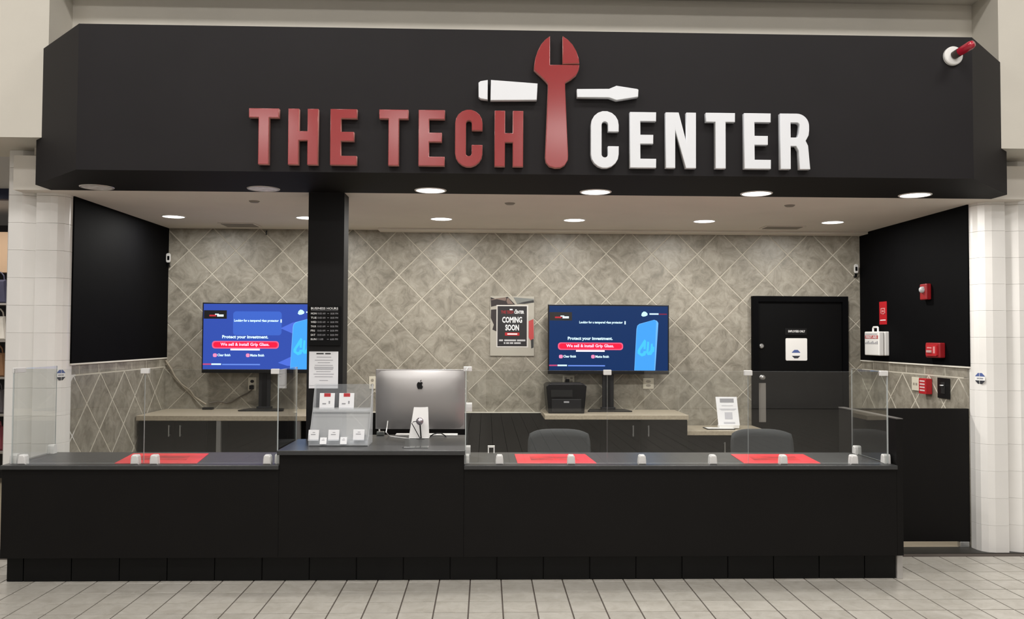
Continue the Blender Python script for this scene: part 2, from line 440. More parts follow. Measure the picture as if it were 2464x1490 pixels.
# octagon stickers on the columns
def octagon(name, fr, r, label, group=None):
    """blue, white and black octagon badge"""
    root = empty(name, fr[0], label, 'sticker', group)
    a = [(r*math.cos(math.radians(22.5+45*k)), r*1.05*math.sin(math.radians(22.5+45*k))) for k in range(8)]
    flat('band_white', [a], fr, WHITEINK, root, .001, .001)
    flat('band_blue', [clip(a, 1, r*.36, 1)], fr, BLUE, root, .0016)
    flat('band_black', [clip(a, 1, -r*.36, -1)], fr, mat('sticker_black', (.02, .022, .03), .5), root, .0016)
    flat('mark', [rectp(-r*.6, -r*.12, r*.6, r*.12)], fr, INKG, root, .0016)
    return root
pR = P(2349, 911, Y=6.40)
def slant(o, s):
    d = Vector((s*.55, -.83, 0)); return (Vector(o), Vector((.83, s*.55, 0)), Vector((0, 0, 1)), Vector((s*.55, -.83, 0)))
octagon('alarm_sticker', (Vector((XR+.016, 6.405, pR.z)), Vector((.42, -.907, 0)), Vector((0, 0, 1)), Vector((-.907, -.42, 0))), .043, 'octagonal blue and white alarm sticker on the right block column')
pL = P(153, 903, Y=6.40)
octagon('alarm_sticker', (Vector((XL-.016, 6.405, pL.z)), Vector((.42, .907, 0)), Vector((0, 0, 1)), Vector((.907, -.42, 0))), .04, 'octagonal blue and white alarm sticker on the left block column')

# ------------------------------------------------------------------ black pillar
pil = bx('wall_pillar', mat('black_pillar_paint', (.008, .0075, .0078), .6, spec=.2), -1.302, -1.042, 6.2355, 6.43, 0, ZC); tag(pil, 'square black pillar between counter and ceiling', kind='structure')

# ------------------------------------------------------------------ recessed lamps
LX = [-2.764, -1.593, -.405, .783, 1.954, 3.122]
ords = ['first', 'second', 'third', 'fourth', 'fifth', 'sixth']
def downlight(x, y, on, r, label, group):
    root = empty('recessed_lamp', (x, y, ZC), label, 'ceiling lamp', group)
    MB().lathe([(r*.90, -.001), (r*.92, -.006), (r, -.005), (r*1.03, 0)], (x, y, ZC), n=28).build('trim_ring', mat('lamp_trim', (.55, .54, .52), .3, metal=.4) if not on else WHITEPL, root, smooth=True)
    if on:
        MB().lathe([(0, -.003), (r*.6, -.003), (r*.9, -.002), (r*.9, .0)], (x, y, ZC), n=28).build('lens', LENS_ON, root)
        l = area('lamp_light', (0, 0, -.009), r*1.7, 0, DOWN_POWER, DOWN_COL, shape='DISK'); l.parent = root
    else:
        MB().lathe([(0, -.0014), (r*.5, -.0016), (r*.9, -.003), (r*.92, -.0035)], (x, y, ZC), n=28).build('reflector', LENS_OFF, root)
for i, x in enumerate(LX):
    downlight(x, 6.09, i > 1, .112, ('unlit' if i < 2 else 'lit')+' recessed lamp in the black soffit, %s from the left' % ords[i], 'soffit lamps')
for i, x in enumerate(LX):
    downlight(x, 7.57, True, .102, 'lit recessed lamp in the grey shop ceiling, %s from the left' % ords[i], 'shop ceiling lamps')
VENTM = mat('vent_metal', (.24, .22, .19), .6)
for (x0, x1, y0, y1), lb in (((-2.50, -2.16, 7.95, 8.22), 'square ceiling vent in the shop ceiling on the left'), ((2.60, 2.98, 7.83, 8.03), 'square ceiling vent in the shop ceiling on the right')):
    root = empty('ceiling_vent', ((x0+x1)/2, (y0+y1)/2, ZC), lb, 'vent', 'ceiling vents')
    MB().box(x0, x1, y0, y0+.02, ZC-.008, ZC).box(x0, x1, y1-.02, y1, ZC-.008, ZC).box(x0, x0+.02, y0+.02, y1-.02, ZC-.008, ZC).box(x1-.02, x1, y0+.02, y1-.02, ZC-.008, ZC).build('frame', CEILM, root)
    nsl = 7
    for k in range(nsl):
        yy = y0+.02+(y1-y0-.04)*(k+.5)/nsl
        MB().add([(x0+.02, yy-.016, ZC-.001), (x1-.02, yy-.016, ZC-.001), (x1-.02, yy+.008, ZC-.012), (x0+.02, yy+.008, ZC-.012)], [(0, 1, 2, 3)]).build('slat', VENTM, root)
for px_, py_, lb in ((1227, 489, 'small sprinkler plate in the shop ceiling near the middle'), (612, 484, 'small sprinkler plate in the shop ceiling on the left'), (1900, 494, 'small sprinkler plate in the shop ceiling on the right')):
    q = P(px_, py_, Z=ZC)
    root = empty('sprinkler', q, lb, 'sprinkler', 'ceiling sprinklers')
    MB().lathe([(0, -.012), (.03, -.012), (.04, -.004), (.042, 0)], q, n=16).build('cover_plate', VENTM, root, smooth=True)
# small hook above the tiles
q = P(641, 552, Y=YB-.03); MB().tube([(q.x, YB-.012, ZC-.02), (q.x, YB-.03, ZC-.02), (q.x, YB-.03, ZC-.06)], .006).build('wall_hook', DGREYPL)
tag(bpy.data.objects['wall_hook'], 'tiny dark hook at the top of the tiled wall', 'hook')

# ------------------------------------------------------------------ sign on the fascia
YS = YFA-.045
sign = empty('storefront_sign', (.3, YFA, 2.7), 'red and white raised letters reading THE TECH CENTER with crossed wrench and screwdriver', 'sign')
def raised(name, splines, fm, em, label=None):
    """2D outline in world x,z; holes allowed; extruded off the fascia"""
    c = bpy.data.curves.new(name, 'CURVE'); c.dimensions = '2D'; c.fill_mode = 'BOTH'; c.extrude = .019; c.bevel_depth = .003; c.bevel_resolution = 1; c.offset = -.003
    for sp in splines:
        s = c.splines.new('POLY'); s.points.add(len(sp)-1)
        for p, (u, v) in zip(s.points, sp): p.co = (u, v, 0, 1)
        s.use_cyclic_u = True
    o = bpy.data.objects.new('t', c); COL.objects.link(o)
    me = bpy.data.meshes.new_from_object(o.evaluated_get(bpy.context.evaluated_depsgraph_get()))
    bpy.data.objects.remove(o); bpy.data.curves.remove(c)
    org = ORG[sign]
    me.materials.clear(); me.materials.append(fm); me.materials.append(em)
    for p in me.polygons: p.material_index = 0 if p.normal.z > .9 else 1
    for v in me.vertices:
        x, z, d = v.co; v.co = Vector((x, YFA-.023-d, z))-org
    ob = linkobj(name, me, sign, org)
    if label: ob['label'] = label
    return ob
def arc(cx, cy, r, a0, a1, n=9): return [(cx+r*math.cos(math.radians(a0+(a1-a0)*k/n)), cy+r*math.sin(math.radians(a0+(a1-a0)*k/n))) for k in range(n+1)]
def glyph(c, x0, x1, z0, z1):
    wd, h = x1-x0, z1-z0; s = h*.187; t = h*.163
    if c == 'T':
        m_ = (x0+x1)/2; return [[(m_-s/2, z0), (m_+s/2, z0), (m_+s/2, z1-t), (x1, z1-t), (x1, z1), (x0, z1), (x0, z1-t), (m_-s/2, z1-t)]]
    if c == 'H':
        a, b_ = z0+h*.435, z0+h*.435+t
        return [[(x0, z0), (x0+s, z0), (x0+s, a), (x1-s, a), (x1-s, z0), (x1, z0), (x1, z1), (x1-s, z1), (x1-s, b_), (x0+s, b_), (x0+s, z1), (x0, z1)]]
    if c == 'E':
        a, b_ = z0+h*.43, z0+h*.43+t
        return [[(x0, z0), (x1, z0), (x1, z0+t), (x0+s, z0+t), (x0+s, a), (x1-wd*.11, a), (x1-wd*.11, b_), (x0+s, b_), (x0+s, z1-t), (x1, z1-t), (x1, z1), (x0, z1)]]
    if c == 'N':
        return [[(x0, z0), (x0+s*.92, z0), (x0+s*.92, z0+h*.69), (x1-s*.98, z0), (x1, z0), (x1, z1), (x1-s*.92, z1), (x1-s*.92, z0+h*.46), (x0+s*1.25, z1), (x0, z1)]]
    if c == 'C':
        R = wd/2; ri = R-s; cx = (x0+x1)/2; a, b_ = z0+h*.385, z0+h*.64
        return [[(x1, b_)]+arc(cx, z1-R, R, 0, 180)+arc(cx, z0+R, R, 180, 360)+[(x1, a), (x1-s, a)]+arc(cx, z0+R, ri, 0, -180)+arc(cx, z1-R, ri, 180, 0)+[(x1-s, b_)]]
    if c == 'R':
        R = wd*.42; zm = z0+h*.455
        out = [(x0, z0), (x0+s, z0), (x0+s, zm-t*.25), (x1-s-wd*.12, zm-t*.25), (x1-s-wd*.03, zm-t*.75), (x1-s-wd*.02, zm-t*1.4), (x1-s*1.0, z0), (x1+wd*.01, z0)]
        out += [(x1-wd*.04, zm-t*.9), (x1-wd*.06, zm-t*.2), (x1-wd*.14, zm+t*.35), (x1-wd*.04, zm+t*.95), (x1-wd*.02, zm+t*1.5)]
        out += arc(x1-wd*.02-R, z1-R, R, 0, 90) + [(x0, z1)]
        ri = R-s*.93
        hole = [(x0+s, zm+t*.70), (x1-wd*.02-s-ri*.5, zm+t*.70), (x1-wd*.02-s, zm+t*1.15)]+arc(x1-wd*.02-R, z1-t-ri, ri, 0, 90, 5)+[(x0+s, z1-t)]
        return [out, hole]
for c, a, b_, red in (('T', 598, 670, 1), ('H', 693, 765, 1), ('E', 794.5, 858.5, 1), ('T', 912, 982, 1), ('E', 1007, 1070, 1), ('C', 1095, 1161, 1), ('H', 1190, 1259, 1),
                      ('C', 1422, 1489, 0), ('E', 1516, 1579, 0), ('N', 1602, 1675, 0), ('T', 1699, 1769, 0), ('E', 1791, 1855, 0), ('R', 1878, 1949, 0)):
    mid = (a+b_)/2; yt = 260.5+(mid-634)*.01; ybm = 395+(mid-634)*.0094
    x0, x1 = P(a, 330, Y=YS).x, P(b_, 330, Y=YS).x
    z1, z0 = P(mid, yt, Y=YS).z, P(mid, ybm, Y=YS).z
    if c == 'C': z1 += .005; z0 -= .005
    raised('letter', glyph(c, x0, x1, z0, z1), SIGNRED if red else SIGNWHITE, SIGNEDGE_R if red else SIGNWHITE, '%s letter %s' % ('red' if red else 'white', c))
def sp(pts): return [[(lambda q: (q.x, q.z))(P(1120+x/2.8, 60+y/2.8, Y=YS)) for x, y in pts]]
wr = [(570, 75), (570, 268), (768, 270), (764, 300), (748, 335), (715, 362), (672, 388), (672, 430), (692, 880), (690, 910), (670, 945), (640, 961), (605, 963), (565, 952), (542, 925), (537, 890), (556, 430), (556, 395), (540, 375), (510, 345), (480, 318), (462, 300), (464, 265), (470, 225), (488, 172), (510, 130), (538, 98)]
raised('wrench', sp(wr), SIGNRED, SIGNEDGE_R, 'red upright adjustable wrench')
raised('wrench_jaw', sp([(656, 75), (655, 260), (768, 258), (764, 225), (748, 178), (722, 132), (690, 98)]), SIGNRED, SIGNEDGE_R, 'red movable jaw of the wrench')
raised('screwdriver_cap', sp([(88, 388), (102, 378), (150, 370), (150, 503), (102, 496), (88, 484)]), SIGNWHITE, SIGNWHITE, 'white end cap of the screwdriver')
raised('screwdriver_handle', sp([(172, 370), (486, 394), (481, 505), (168, 507)]), SIGNWHITE, SIGNWHITE, 'white screwdriver handle')
raised('screwdriver_blade', sp([(752, 431), (968, 430), (1018, 409), (1158, 431), (1166, 436), (1164, 484), (1018, 507), (968, 489), (752, 487)]), SIGNWHITE, SIGNWHITE, 'white screwdriver blade')
# red strobe on the fascia
q = P(2293, 135, Y=YFA-.01)
root = empty('fascia_beacon', q, 'red beacon on a round white plate at the right end of the fascia', 'beacon')
MB().lathe([(.062, .01), (.062, -.008), (.056, -.014), (0, -.014)], q, (0, 1, 0), 28).build('base_plate', WHITEPL, root, smooth=False)
ax = Vector((.28, -.80, .18)).normalized()
MB().lathe([(.026, 0), (.027, .03), (.027, .045)], q+Vector((0, -.012, 0)), ax, 20).build('collar', mat('brown_collar', (.05, .035, .03), .5), root, smooth=True)
MB().lathe([(.026, .045), (.028, .06), (.028, .13), (.022, .15), (0, .156)], q+Vector((0, -.012, 0)), ax, 20).build('red_lens', mat('red_lens', (.40, .01, .03), .2, coat=.5), root, smooth=True)

# ------------------------------------------------------------------ service counter
CX0, CX1, CY = -3.125, 2.785, 5.63
ct = empty('service_counter', (-.17, 5.9, 0), 'long low black service counter with a raised middle section', 'counter')
RX0, RX1 = -1.347, -.141
ZD, ZR = .768, .866
bx('front_panel', COUNTER, CX0, RX0-.0005, CY, CY+.05, .168, ZD-.028, ct, .002)
bx('front_panel', COUNTER, RX1+.0005, 2.742, CY, CY+.05, .168, ZD-.028, ct, .002)
bx('raised_panel', COUNTER, RX0, RX1, CY, 6.16, .168, ZR-.026, ct, .002)
bx('side_panel', COUNTER, CX0, CX0+.04, CY+.05, 6.2, .168, ZD-.028, ct)
bx('counter_top', CTOP, CX0-.004, RX0, 5.612, 6.25, ZD-.028, ZD, ct, .004)
bx('counter_top', CTOP, RX1, 2.742, 5.612, 6.25, ZD-.028, ZD, ct, .004)
poly = [(RX0-.01, 5.60), (RX1+.006, 5.60), (RX1+.006, 6.5), (-1.036, 6.5), (-1.036, 6.228), (RX0-.01, 6.228)]
MB().prism(poly, (0, 0, 0), (1, 0, 0), (0, 1, 0), (0, 0, 1), ZR-.03, ZR).build('raised_top', CTOP, ct, .004)
bx('end_panel', COUNTER, 2.7425, 2.785, CY, 6.56, .168, 1.073, ct, .002)
bx('panel_cap', mat('panel_sheen_grey', (.09, .085, .08), .35), 2.740, 2.787, CY-.002, 6.562, 1.073, 1.079, ct)  # light reflection along the end panel's top edge, put in as lighter grey
bx('kick_core', COUNTER, CX0+.02, 2.755, 5.712, 6.1, 0, .168, ct)
kp = .309; kx = P(287, 1370, Y=5.70).x; kx -= kp*math.ceil((kx-(CX0-.01))/kp)
xs = [CX0+.005]
while kx < 2.75:
    if kx > CX0+.03: xs.append(kx)
    kx += kp
xs.append(2.765)
for a, b_ in zip(xs, xs[1:]):
    if b_-a < .02: continue
    bx('kick_tile', KICKM, a+.003, b_-.003, 5.70, 5.713, .002, .166, ct, .0015)
bx('corner_guard', mat('pale_guard', (.42, .40, .38), .45), 2.767, 2.806, 5.688, 6.5, 0, .167, ct, .002)

# gate right of the counter
gt = empty('half_gate', (3.27, 6.56, .045), 'waist high black gate between counter end and right column', 'gate')
bx('gate_panel', COUNTER, 2.79, XR-.002, 6.53, 6.565, .045, 1.069, gt, .003)
bx('hinge_bracket', CHROME, XR-.085, XR-.012, 6.525, 6.57, .0, .044, gt, .004)

# ------------------------------------------------------------------ glass screens with clips
def pane(x0, x1, y0, y1, z0, z1, parent):
    b = MB(); b.box(x0, x1, y0, y1, z0, z1)
    thin = 0 if (x1-x0) < (y1-y0) else 1
    me = b.mesh('pane', [GLASS, GLEDGE], ORG[parent])
    for p in me.polygons:
        p.material_index = 0 if abs(p.normal[thin]) > .9 else 1
    return linkobj('pane', me, parent, ORG[parent])
def clipobj(x, y, z, parent, rot=0):
    """rounded white clamp standing at the foot of a pane"""
    prof = [(-.026, 0), (.026, 0), (.025, .03), (.022, .052), (.015, .062), (-.015, .062), (-.022, .052), (-.025, .03)]
    ex = (1, 0, 0) if not rot else (0, 1, 0); en = (0, -1, 0) if not rot else (-1, 0, 0)
    return MB().prism(prof, (x, y, z), ex, (0, 0, 1), en, -.024, .024, ch=.006).build('clip', CLIPM, parent)
CLIPM = mat('satin_clip', (.66, .65, .64), .35)
ZG = 1.388; YG = 5.672
gl = empty('glass_screen', (-2.24, 5.95, ZD), 'clear glass screen with white clips on the left counter', 'glass screen')
gx = [-3.085, -2.238, -1.371]
for a, b_ in zip(gx, gx[1:]): pane(a+.001, b_-.002, YG, YG+.007, ZD+.006, ZG, gl)
pane(gx[0]-.006, gx[0], YG+.001, 6.235, ZD+.006, ZG, gl)
pane(gx[2], gx[2]+.006, YG+.001, 6.222, ZD+.006, ZG, gl)
for px_ in (51, 323, 369, 642):
    clipobj(P(px_, 1105, Y=YG-.02).x, YG+.003, ZD, gl)
for x, y in ((gx[0]-.003, YG+.04), (gx[0]-.003, 6.19), (gx[2]+.003, YG+.04)): clipobj(x, y, ZD, gl, 1)
gr_ = empty('glass_screen', (1.28, 5.95, ZD), 'clear glass screen with white clips on the right counter', 'glass screen')
hx = [-.130, .810, 1.758, 2.702]
for a, b_ in zip(hx, hx[1:]): pane(a+.002, b_-.002, YG, YG+.007, ZD+.006, ZG, gr_)
pane(hx[0]-.006, hx[0], YG+.001, 6.235, ZD+.006, ZG, gr_)
pane(hx[3], hx[3]+.006, YG+.001, 6.235, ZD+.006, ZG, gr_)
for px_ in (1202, 1375, 1546, 1717, 1887, 2057): clipobj(P(px_, 1108, Y=YG-.02).x, YG+.003, ZD, gr_)
for x, y in ((hx[0]-.003, YG+.03), (hx[0]-.003, 6.15), (hx[3]+.003, YG+.04), (hx[3]+.003, 6.16)): clipobj(x, y, ZD, gr_, 1)
def topclip(x, y, parent, sx=.026, sy=.012): MB().box(x-sx, x+sx, y-sy, y+sy+.006, ZG-.028, ZG+.006).build('top_clip', CLIPM, parent, .003)
topclip(gx[1], YG, gl); topclip(gx[2]-.02, YG, gl); topclip(gx[0]+.0, YG+.06, gl, .012, .06)
topclip(hx[1], YG, gr_); topclip(hx[2], YG, gr_); topclip(hx[3]-.022, YG, gr_); topclip(hx[0]-.003, 6.2, gr_, .03, .012)
clipobj(hx[0]+.006, 6.215, 1.07, gr_, 1)

# ------------------------------------------------------------------ red mats
for pts, lb in ((((-2.434, 5.695), (-1.90, 5.695), (-1.972, 6.16), (-2.505, 6.16)), 'red vinyl mat on the left counter'),
                (((.213, 5.70), (.742, 5.70), (.715, 6.13), (.208, 6.13)), 'red vinyl mat on the right counter, nearer the computer'),
                (((1.737, 5.70), (2.256, 5.70), (2.30, 6.13), (1.772, 6.13)), 'red vinyl mat on the right counter, nearer the gate')):
    cx = sum(p[0] for p in pts)/4; cy = sum(p[1] for p in pts)/4
    root = empty('counter_mat', (cx, cy, ZD), lb, 'mat', 'red counter mats')
    MB().prism(pts, (0, 0, 0), (1, 0, 0), (0, 1, 0), (0, 0, 1), ZD, ZD+.004, ch=.001).build('mat_sheet', REDMAT, root)
    ins = [(cx+(p[0]-cx)*.62, cy+(p[1]-cy)*.45) for p in pts]
    MB().prism(ins, (0, 0, 0), (1, 0, 0), (0, 1, 0), (0, 0, 1), ZD+.004, ZD+.0046).build('print', mat('mat_print', (.45, .008, .012), .4, var=.5, vscale=9), root)

# ------------------------------------------------------------------ desktop computer seen from behind
ic = empty('desktop_computer', (-.44, 6.36, ZR), 'silver all in one desktop computer seen from behind', 'computer')
a = P(905, 890, Y=6.34); b_ = P(1118, 1033, Y=6.34)
x0, x1, z1, z0 = a.x, b_.x, a.z, b_.z
nx, nz = 18, 12; vs = []; fs = []
for j in range(nz+1):
    for i in range(nx+1):
        u = -1+2*i/nx; v = -1+2*j/nz
        bulge = .052*(max(0, 1-abs(u)**2.6)*max(0, 1-abs(v)**2.6))**.75
        vs.append(((x0+x1)/2+u*(x1-x0)/2, 6.34-bulge, (z0+z1)/2+v*(z1-z0)/2))
for j in range(nz):
    for i in range(nx): q_ = j*(nx+1)+i; fs.append((q_, q_+1, q_+nx+2, q_+nx+1))
MB().add(vs, fs).build('back_shell', ALU, ic, smooth=True)
bx('bezel', ALU, x0-.001, x1+.001, 6.338, 6.353, z0, z1+.004, ic, .003)
bx('display', BLACKPL, x0+.01, x1-.01, 6.353, 6.355, z0+.06, z1-.008, ic)
xc = (x0+x1)/2
nk = [P(998, 963, Y=6.27), P(1029, 963, Y=6.27)]
n0 = P(984, 1050, Y=6.28); n1 = P(1033, 1050, Y=6.28)
MB().add([(nk[0].x, 6.296, nk[0].z), (nk[1].x, 6.296, nk[0].z), (n1.x, 6.262, ZR+.008), (n0.x, 6.262, ZR+.008),
          (nk[0].x, 6.306, nk[0].z), (nk[1].x, 6.306, nk[0].z), (n1.x, 6.274, ZR+.008), (n0.x, 6.274, ZR+.008)],
         [(0, 1, 2, 3), (7, 6, 5, 4), (0, 4, 5, 1), (1, 5, 6, 2), (2, 6, 7, 3), (3, 7, 4, 0)]).build('stand_neck', ALUW, ic, .002)
bx('stand_foot', ALUW, n0.x-.0, n1.x, 6.26, 6.45, ZR, ZR+.008, ic, .003)
# dark fruit mark on the back
q = P(1010.5, 925, Y=6.28); sc_ = .030
ap = [(0, .62), (.18, .72), (.42, .76), (.66, .66), (.80, .50), (.62, .34), (.55, .12), (.60, -.12), (.74, -.28), (.86, -.36), (.74, -.64), (.54, -.92), (.34, -1.0), (.14, -.94), (-.04, -.90), (-.22, -.95), (-.40, -1.0), (-.58, -.90), (-.80, -.56), (-.92, -.12), (-.88, .30), (-.68, .62), (-.40, .76), (-.18, .70)]
lf = [(.0, .84), (.06, 1.02), (.2, 1.2), (.4, 1.32), (.38, 1.1), (.26, .92), (.1, .84)]
flat('fruit_mark', [[(u*sc_*.85, v*sc_) for u, v in ap], [(u*sc_*.85, v*sc_) for u, v in lf]], front((q.x, 6.286, q.z-.006)), BLACKPL, ic, .002, .004)
kb = bx('keyboard', ALUW, P(952, 1044, Y=6.44).x, P(1101, 1044, Y=6.44).x, 6.405, 6.495, ZR, ZR+.012, bevel=.003); tag(kb, 'flat white keyboard lying behind the computer stand', 'keyboard')
# white cable behind and adapter
b = MB(); pts = [P(933, 1013, Y=6.31), P(931, 1030, Y=6.30), P(929, 1040, Y=6.27)]
b.tube([pts[0], pts[1], pts[2], (P(936, 1049, Z=ZR+.004)), P(952, 1052, Z=ZR+.004), P(985, 1056, Z=ZR+.004)], .004, 6).build('power_cable', WHITEPL); tag(bpy.data.objects['power_cable'], 'white cable hanging from the computer to the countertop', 'cable')
ad = P(916, 1048, Z=ZR)
root = empty('cable_adapter', ad, 'small clear adapter with a short plug left of the computer', 'adapter')
bx('body', mat('smoky_adapter', (.16, .17, .16), .2), ad.x-.03, ad.x+.028, ad.y-.02, ad.y+.02, ZR, ZR+.03, root, .006)
MB().tube([(ad.x-.01, ad.y, ZR+.03), (ad.x-.012, ad.y, ZR+.06)], .006).build('plug', WHITEPL, root)
# webcam on bent wire stand
wc = P(1009, 1057, Z=ZR); Yw = wc.y
root = empty('webcam', wc, 'round silver webcam on a thin bent black stand', 'webcam')
hd = P(1010, 1014, Y=Yw)
MB().lathe([(0, -.030), (.014, -.026), (.025, -.012), (.027, 0), (.025, .012), (.014, .026), (0, .030)], hd, (0, 0, 1), 18).build('camera_head', mat('silver_ball', (.5, .46, .5), .18, metal=.8), root, smooth=True)
MB().tube([hd+Vector((.002, 0, -.02)), P(1013, 1053, Y=Yw), Vector((P(1013, 1053, Y=Yw).x, Yw, ZR+.002))], .005, 8).build('stem', BLACKPL, root)
MB().tube([hd+Vector((-.02, 0, 0)), P(995, 1015, Y=Yw), P(991, 1019, Y=Yw), P(1009, 1052, Y=Yw), P(1011, 1055, Y=Yw)], .0032, 6).build('wire', BLACKPL, root)
MB().lathe([(.03, 0), (.03, .004), (.006, .008), (0, .008)], (P(1012, 1055, Y=Yw).x, Yw, ZR), n=18).build('base', BLACKPL, root)
# spectacle like black wire on the keyboard right of the stand
Yg2 = 6.36
MB().tube([P(1033, 1052, Y=Yg2), P(1043, 1045, Y=Yg2), P(1052, 1043, Y=Yg2), P(1062, 1043, Y=Yg2), P(1070, 1048, Y=Yg2), P(1076, 1055, Y=Yg2)], .0045, 6).build('black_cord', BLACKPL); tag(bpy.data.objects['black_cord'], 'short arched black cord in front of the keyboard', 'cord')
# small clear holder before the webcam
c0 = P(967, 1079, Z=ZR); c1 = P(1030, 1079, Z=ZR); ct0 = P(973, 1055, Y=c0.y+.05)
root = empty('card_holder', ((c0.x+c1.x)/2, c0.y, ZR), 'small clear card holder standing in front of the webcam', 'card holder')
bx('foot', HOLD, c0.x, c1.x, c0.y, c0.y+.09, ZR, ZR+.004, root)
MB().add([(c0.x+.012, c0.y+.03, ZR+.004), (c1.x-.004, c0.y+.03, ZR+.004), (c1.x, c0.y+.06, ct0.z), (c0.x+.02, c0.y+.06, ct0.z),
          (c0.x+.012, c0.y+.034, ZR+.004), (c1.x-.004, c0.y+.034, ZR+.004), (c1.x, c0.y+.064, ct0.z), (c0.x+.02, c0.y+.064, ct0.z)],
         [(0, 1, 2, 3), (7, 6, 5, 4), (0, 4, 5, 1), (1, 5, 6, 2), (2, 6, 7, 3), (3, 7, 4, 0)]).build('back_plate', HOLD, root)

# ------------------------------------------------------------------ brochure rack
k0 = P(740, 1075, Z=ZR); k1 = P(887, 1073, Z=ZR); yb0 = (k0.y+k1.y)/2
bx0, bx1 = k0.x, k1.x
rk = empty('brochure_rack', ((bx0+bx1)/2, yb0+.1, ZR), 'clear acrylic tiered brochure rack beside the computer', 'brochure rack')
zt = P(800, 925, Y=yb0+.2).z; zmid = P(800, 985, Y=yb0+.14).z
sd = [(0, 0), (.22, 0), (.24, zt-ZR), (.20, zt-ZR), (.155, zmid-ZR+.07), (.13, zmid-ZR), (.07, .13), (0, .045)]
for x in (bx0, bx1-.004):
    MB().prism(sd, (x, yb0, ZR), (0, 1, 0), (0, 0, 1), (1, 0, 0), 0, .004).build('side', ACRYLF, rk)
def slab(name, p0, p1, m, t=.003):
    (ya, za), (yb, zb) = p0, p1
    MB().add([(bx0+.004, yb0+ya, ZR+za), (bx1-.004, yb0+ya, ZR+za), (bx1-.004, yb0+yb, ZR+zb), (bx0+.004, yb0+yb, ZR+zb),
              (bx0+.004, yb0+ya+t, ZR+za), (bx1-.004, yb0+ya+t, ZR+za), (bx1-.004, yb0+yb+t, ZR+zb), (bx0+.004, yb0+yb+t, ZR+zb)],
             [(0, 1, 2, 3), (7, 6, 5, 4), (0, 4, 5, 1), (1, 5, 6, 2), (2, 6, 7, 3), (3, 7, 4, 0)]).build(name, m, rk)
slab('back', (.215, 0), (.235, zt-ZR), ACRYL)
slab('front_lip', (0, .008), (.004, .045), ACRYL)
slab('sheet', (.035, .01), (.15, zmid-ZR), ACRYLF)
slab('middle_lip', (.125, zmid-ZR-.02), (.130, zmid-ZR+.012), ACRYLF)
bx('bottom', ACRYLF, bx0+.004, bx1-.004, yb0, yb0+.22, ZR+.004, ZR+.008, rk)
bx('tier', ACRYLF, bx0+.004, bx1-.004, yb0+.135, yb0+.215, zmid-.012, zmid-.009, rk)
def card(u0, v0, u1, v1, dy, label, red=False, thick=.012, group='cards in the brochure rack'):
    A = P(u0, v1, Y=yb0+dy); B = P(u1, v0, Y=yb0+dy)
    root = empty('leaflet', ((A.x+B.x)/2, yb0+dy, A.z), label, 'leaflet', group)
    t = .02
    MB().add([(A.x, yb0+dy, A.z), (B.x, yb0+dy, A.z), (B.x, yb0+dy+t, B.z), (A.x, yb0+dy+t, B.z),
              (A.x, yb0+dy+thick, A.z), (B.x, yb0+dy+thick, A.z), (B.x, yb0+dy+t+thick, B.z), (A.x, yb0+dy+t+thick, B.z)],
             [(0, 1, 2, 3), (7, 6, 5, 4), (0, 4, 5, 1), (1, 5, 6, 2), (2, 6, 7, 3), (3, 7, 4, 0)]).build('card', PAPER, root)
    h = B.z-A.z; sl = math.hypot(t, h); ey = Vector((0, t/sl, h/sl)); en = Vector((0, -h/sl, t/sl))
    fr = (Vector(((A.x+B.x)/2, yb0+dy, A.z)), Vector((1, 0, 0)), ey, en)
    wd = B.x-A.x
    if red:
        flat('red_tab', [rectp(-wd*.2, sl*.78, wd*.24, sl*1.0)], fr, REDP, root)
        flat('print', [rectp(-wd*.3, sl*.3, -wd*.05, sl*.38), rectp(wd*.12, sl*.34, wd*.22, sl*.52)], fr, INKG, root)
    else:
        flat('print', [rectp(-wd*.25, sl*.55, wd*.2, sl*.62), rectp(-wd*.1, sl*.75, wd*.15, sl*.8)], fr, INKG, root)
card(768, 947, 804, 985, .105+.05, 'white leaflet with a red tab in the top tier of the rack, left one', True)
card(815, 947, 851, 985, .105+.05, 'white leaflet with a red tab in the top tier of the rack, right one', True)
card(741, 1036, 766, 1061, .012, 'white folded card at the left of the bottom tier of the rack')
card(789, 1036, 815, 1061, .012, 'white folded card in the middle of the bottom tier of the rack')
card(849, 1035, 876, 1060, .012, 'white folded card at the right of the bottom tier of the rack')
card(769, 1054, 785, 1069, -.014, 'small white price tag left of centre on the rack front', thick=.004)
card(818, 1053, 834, 1069, -.014, 'small white price tag right of centre on the rack front', thick=.004)

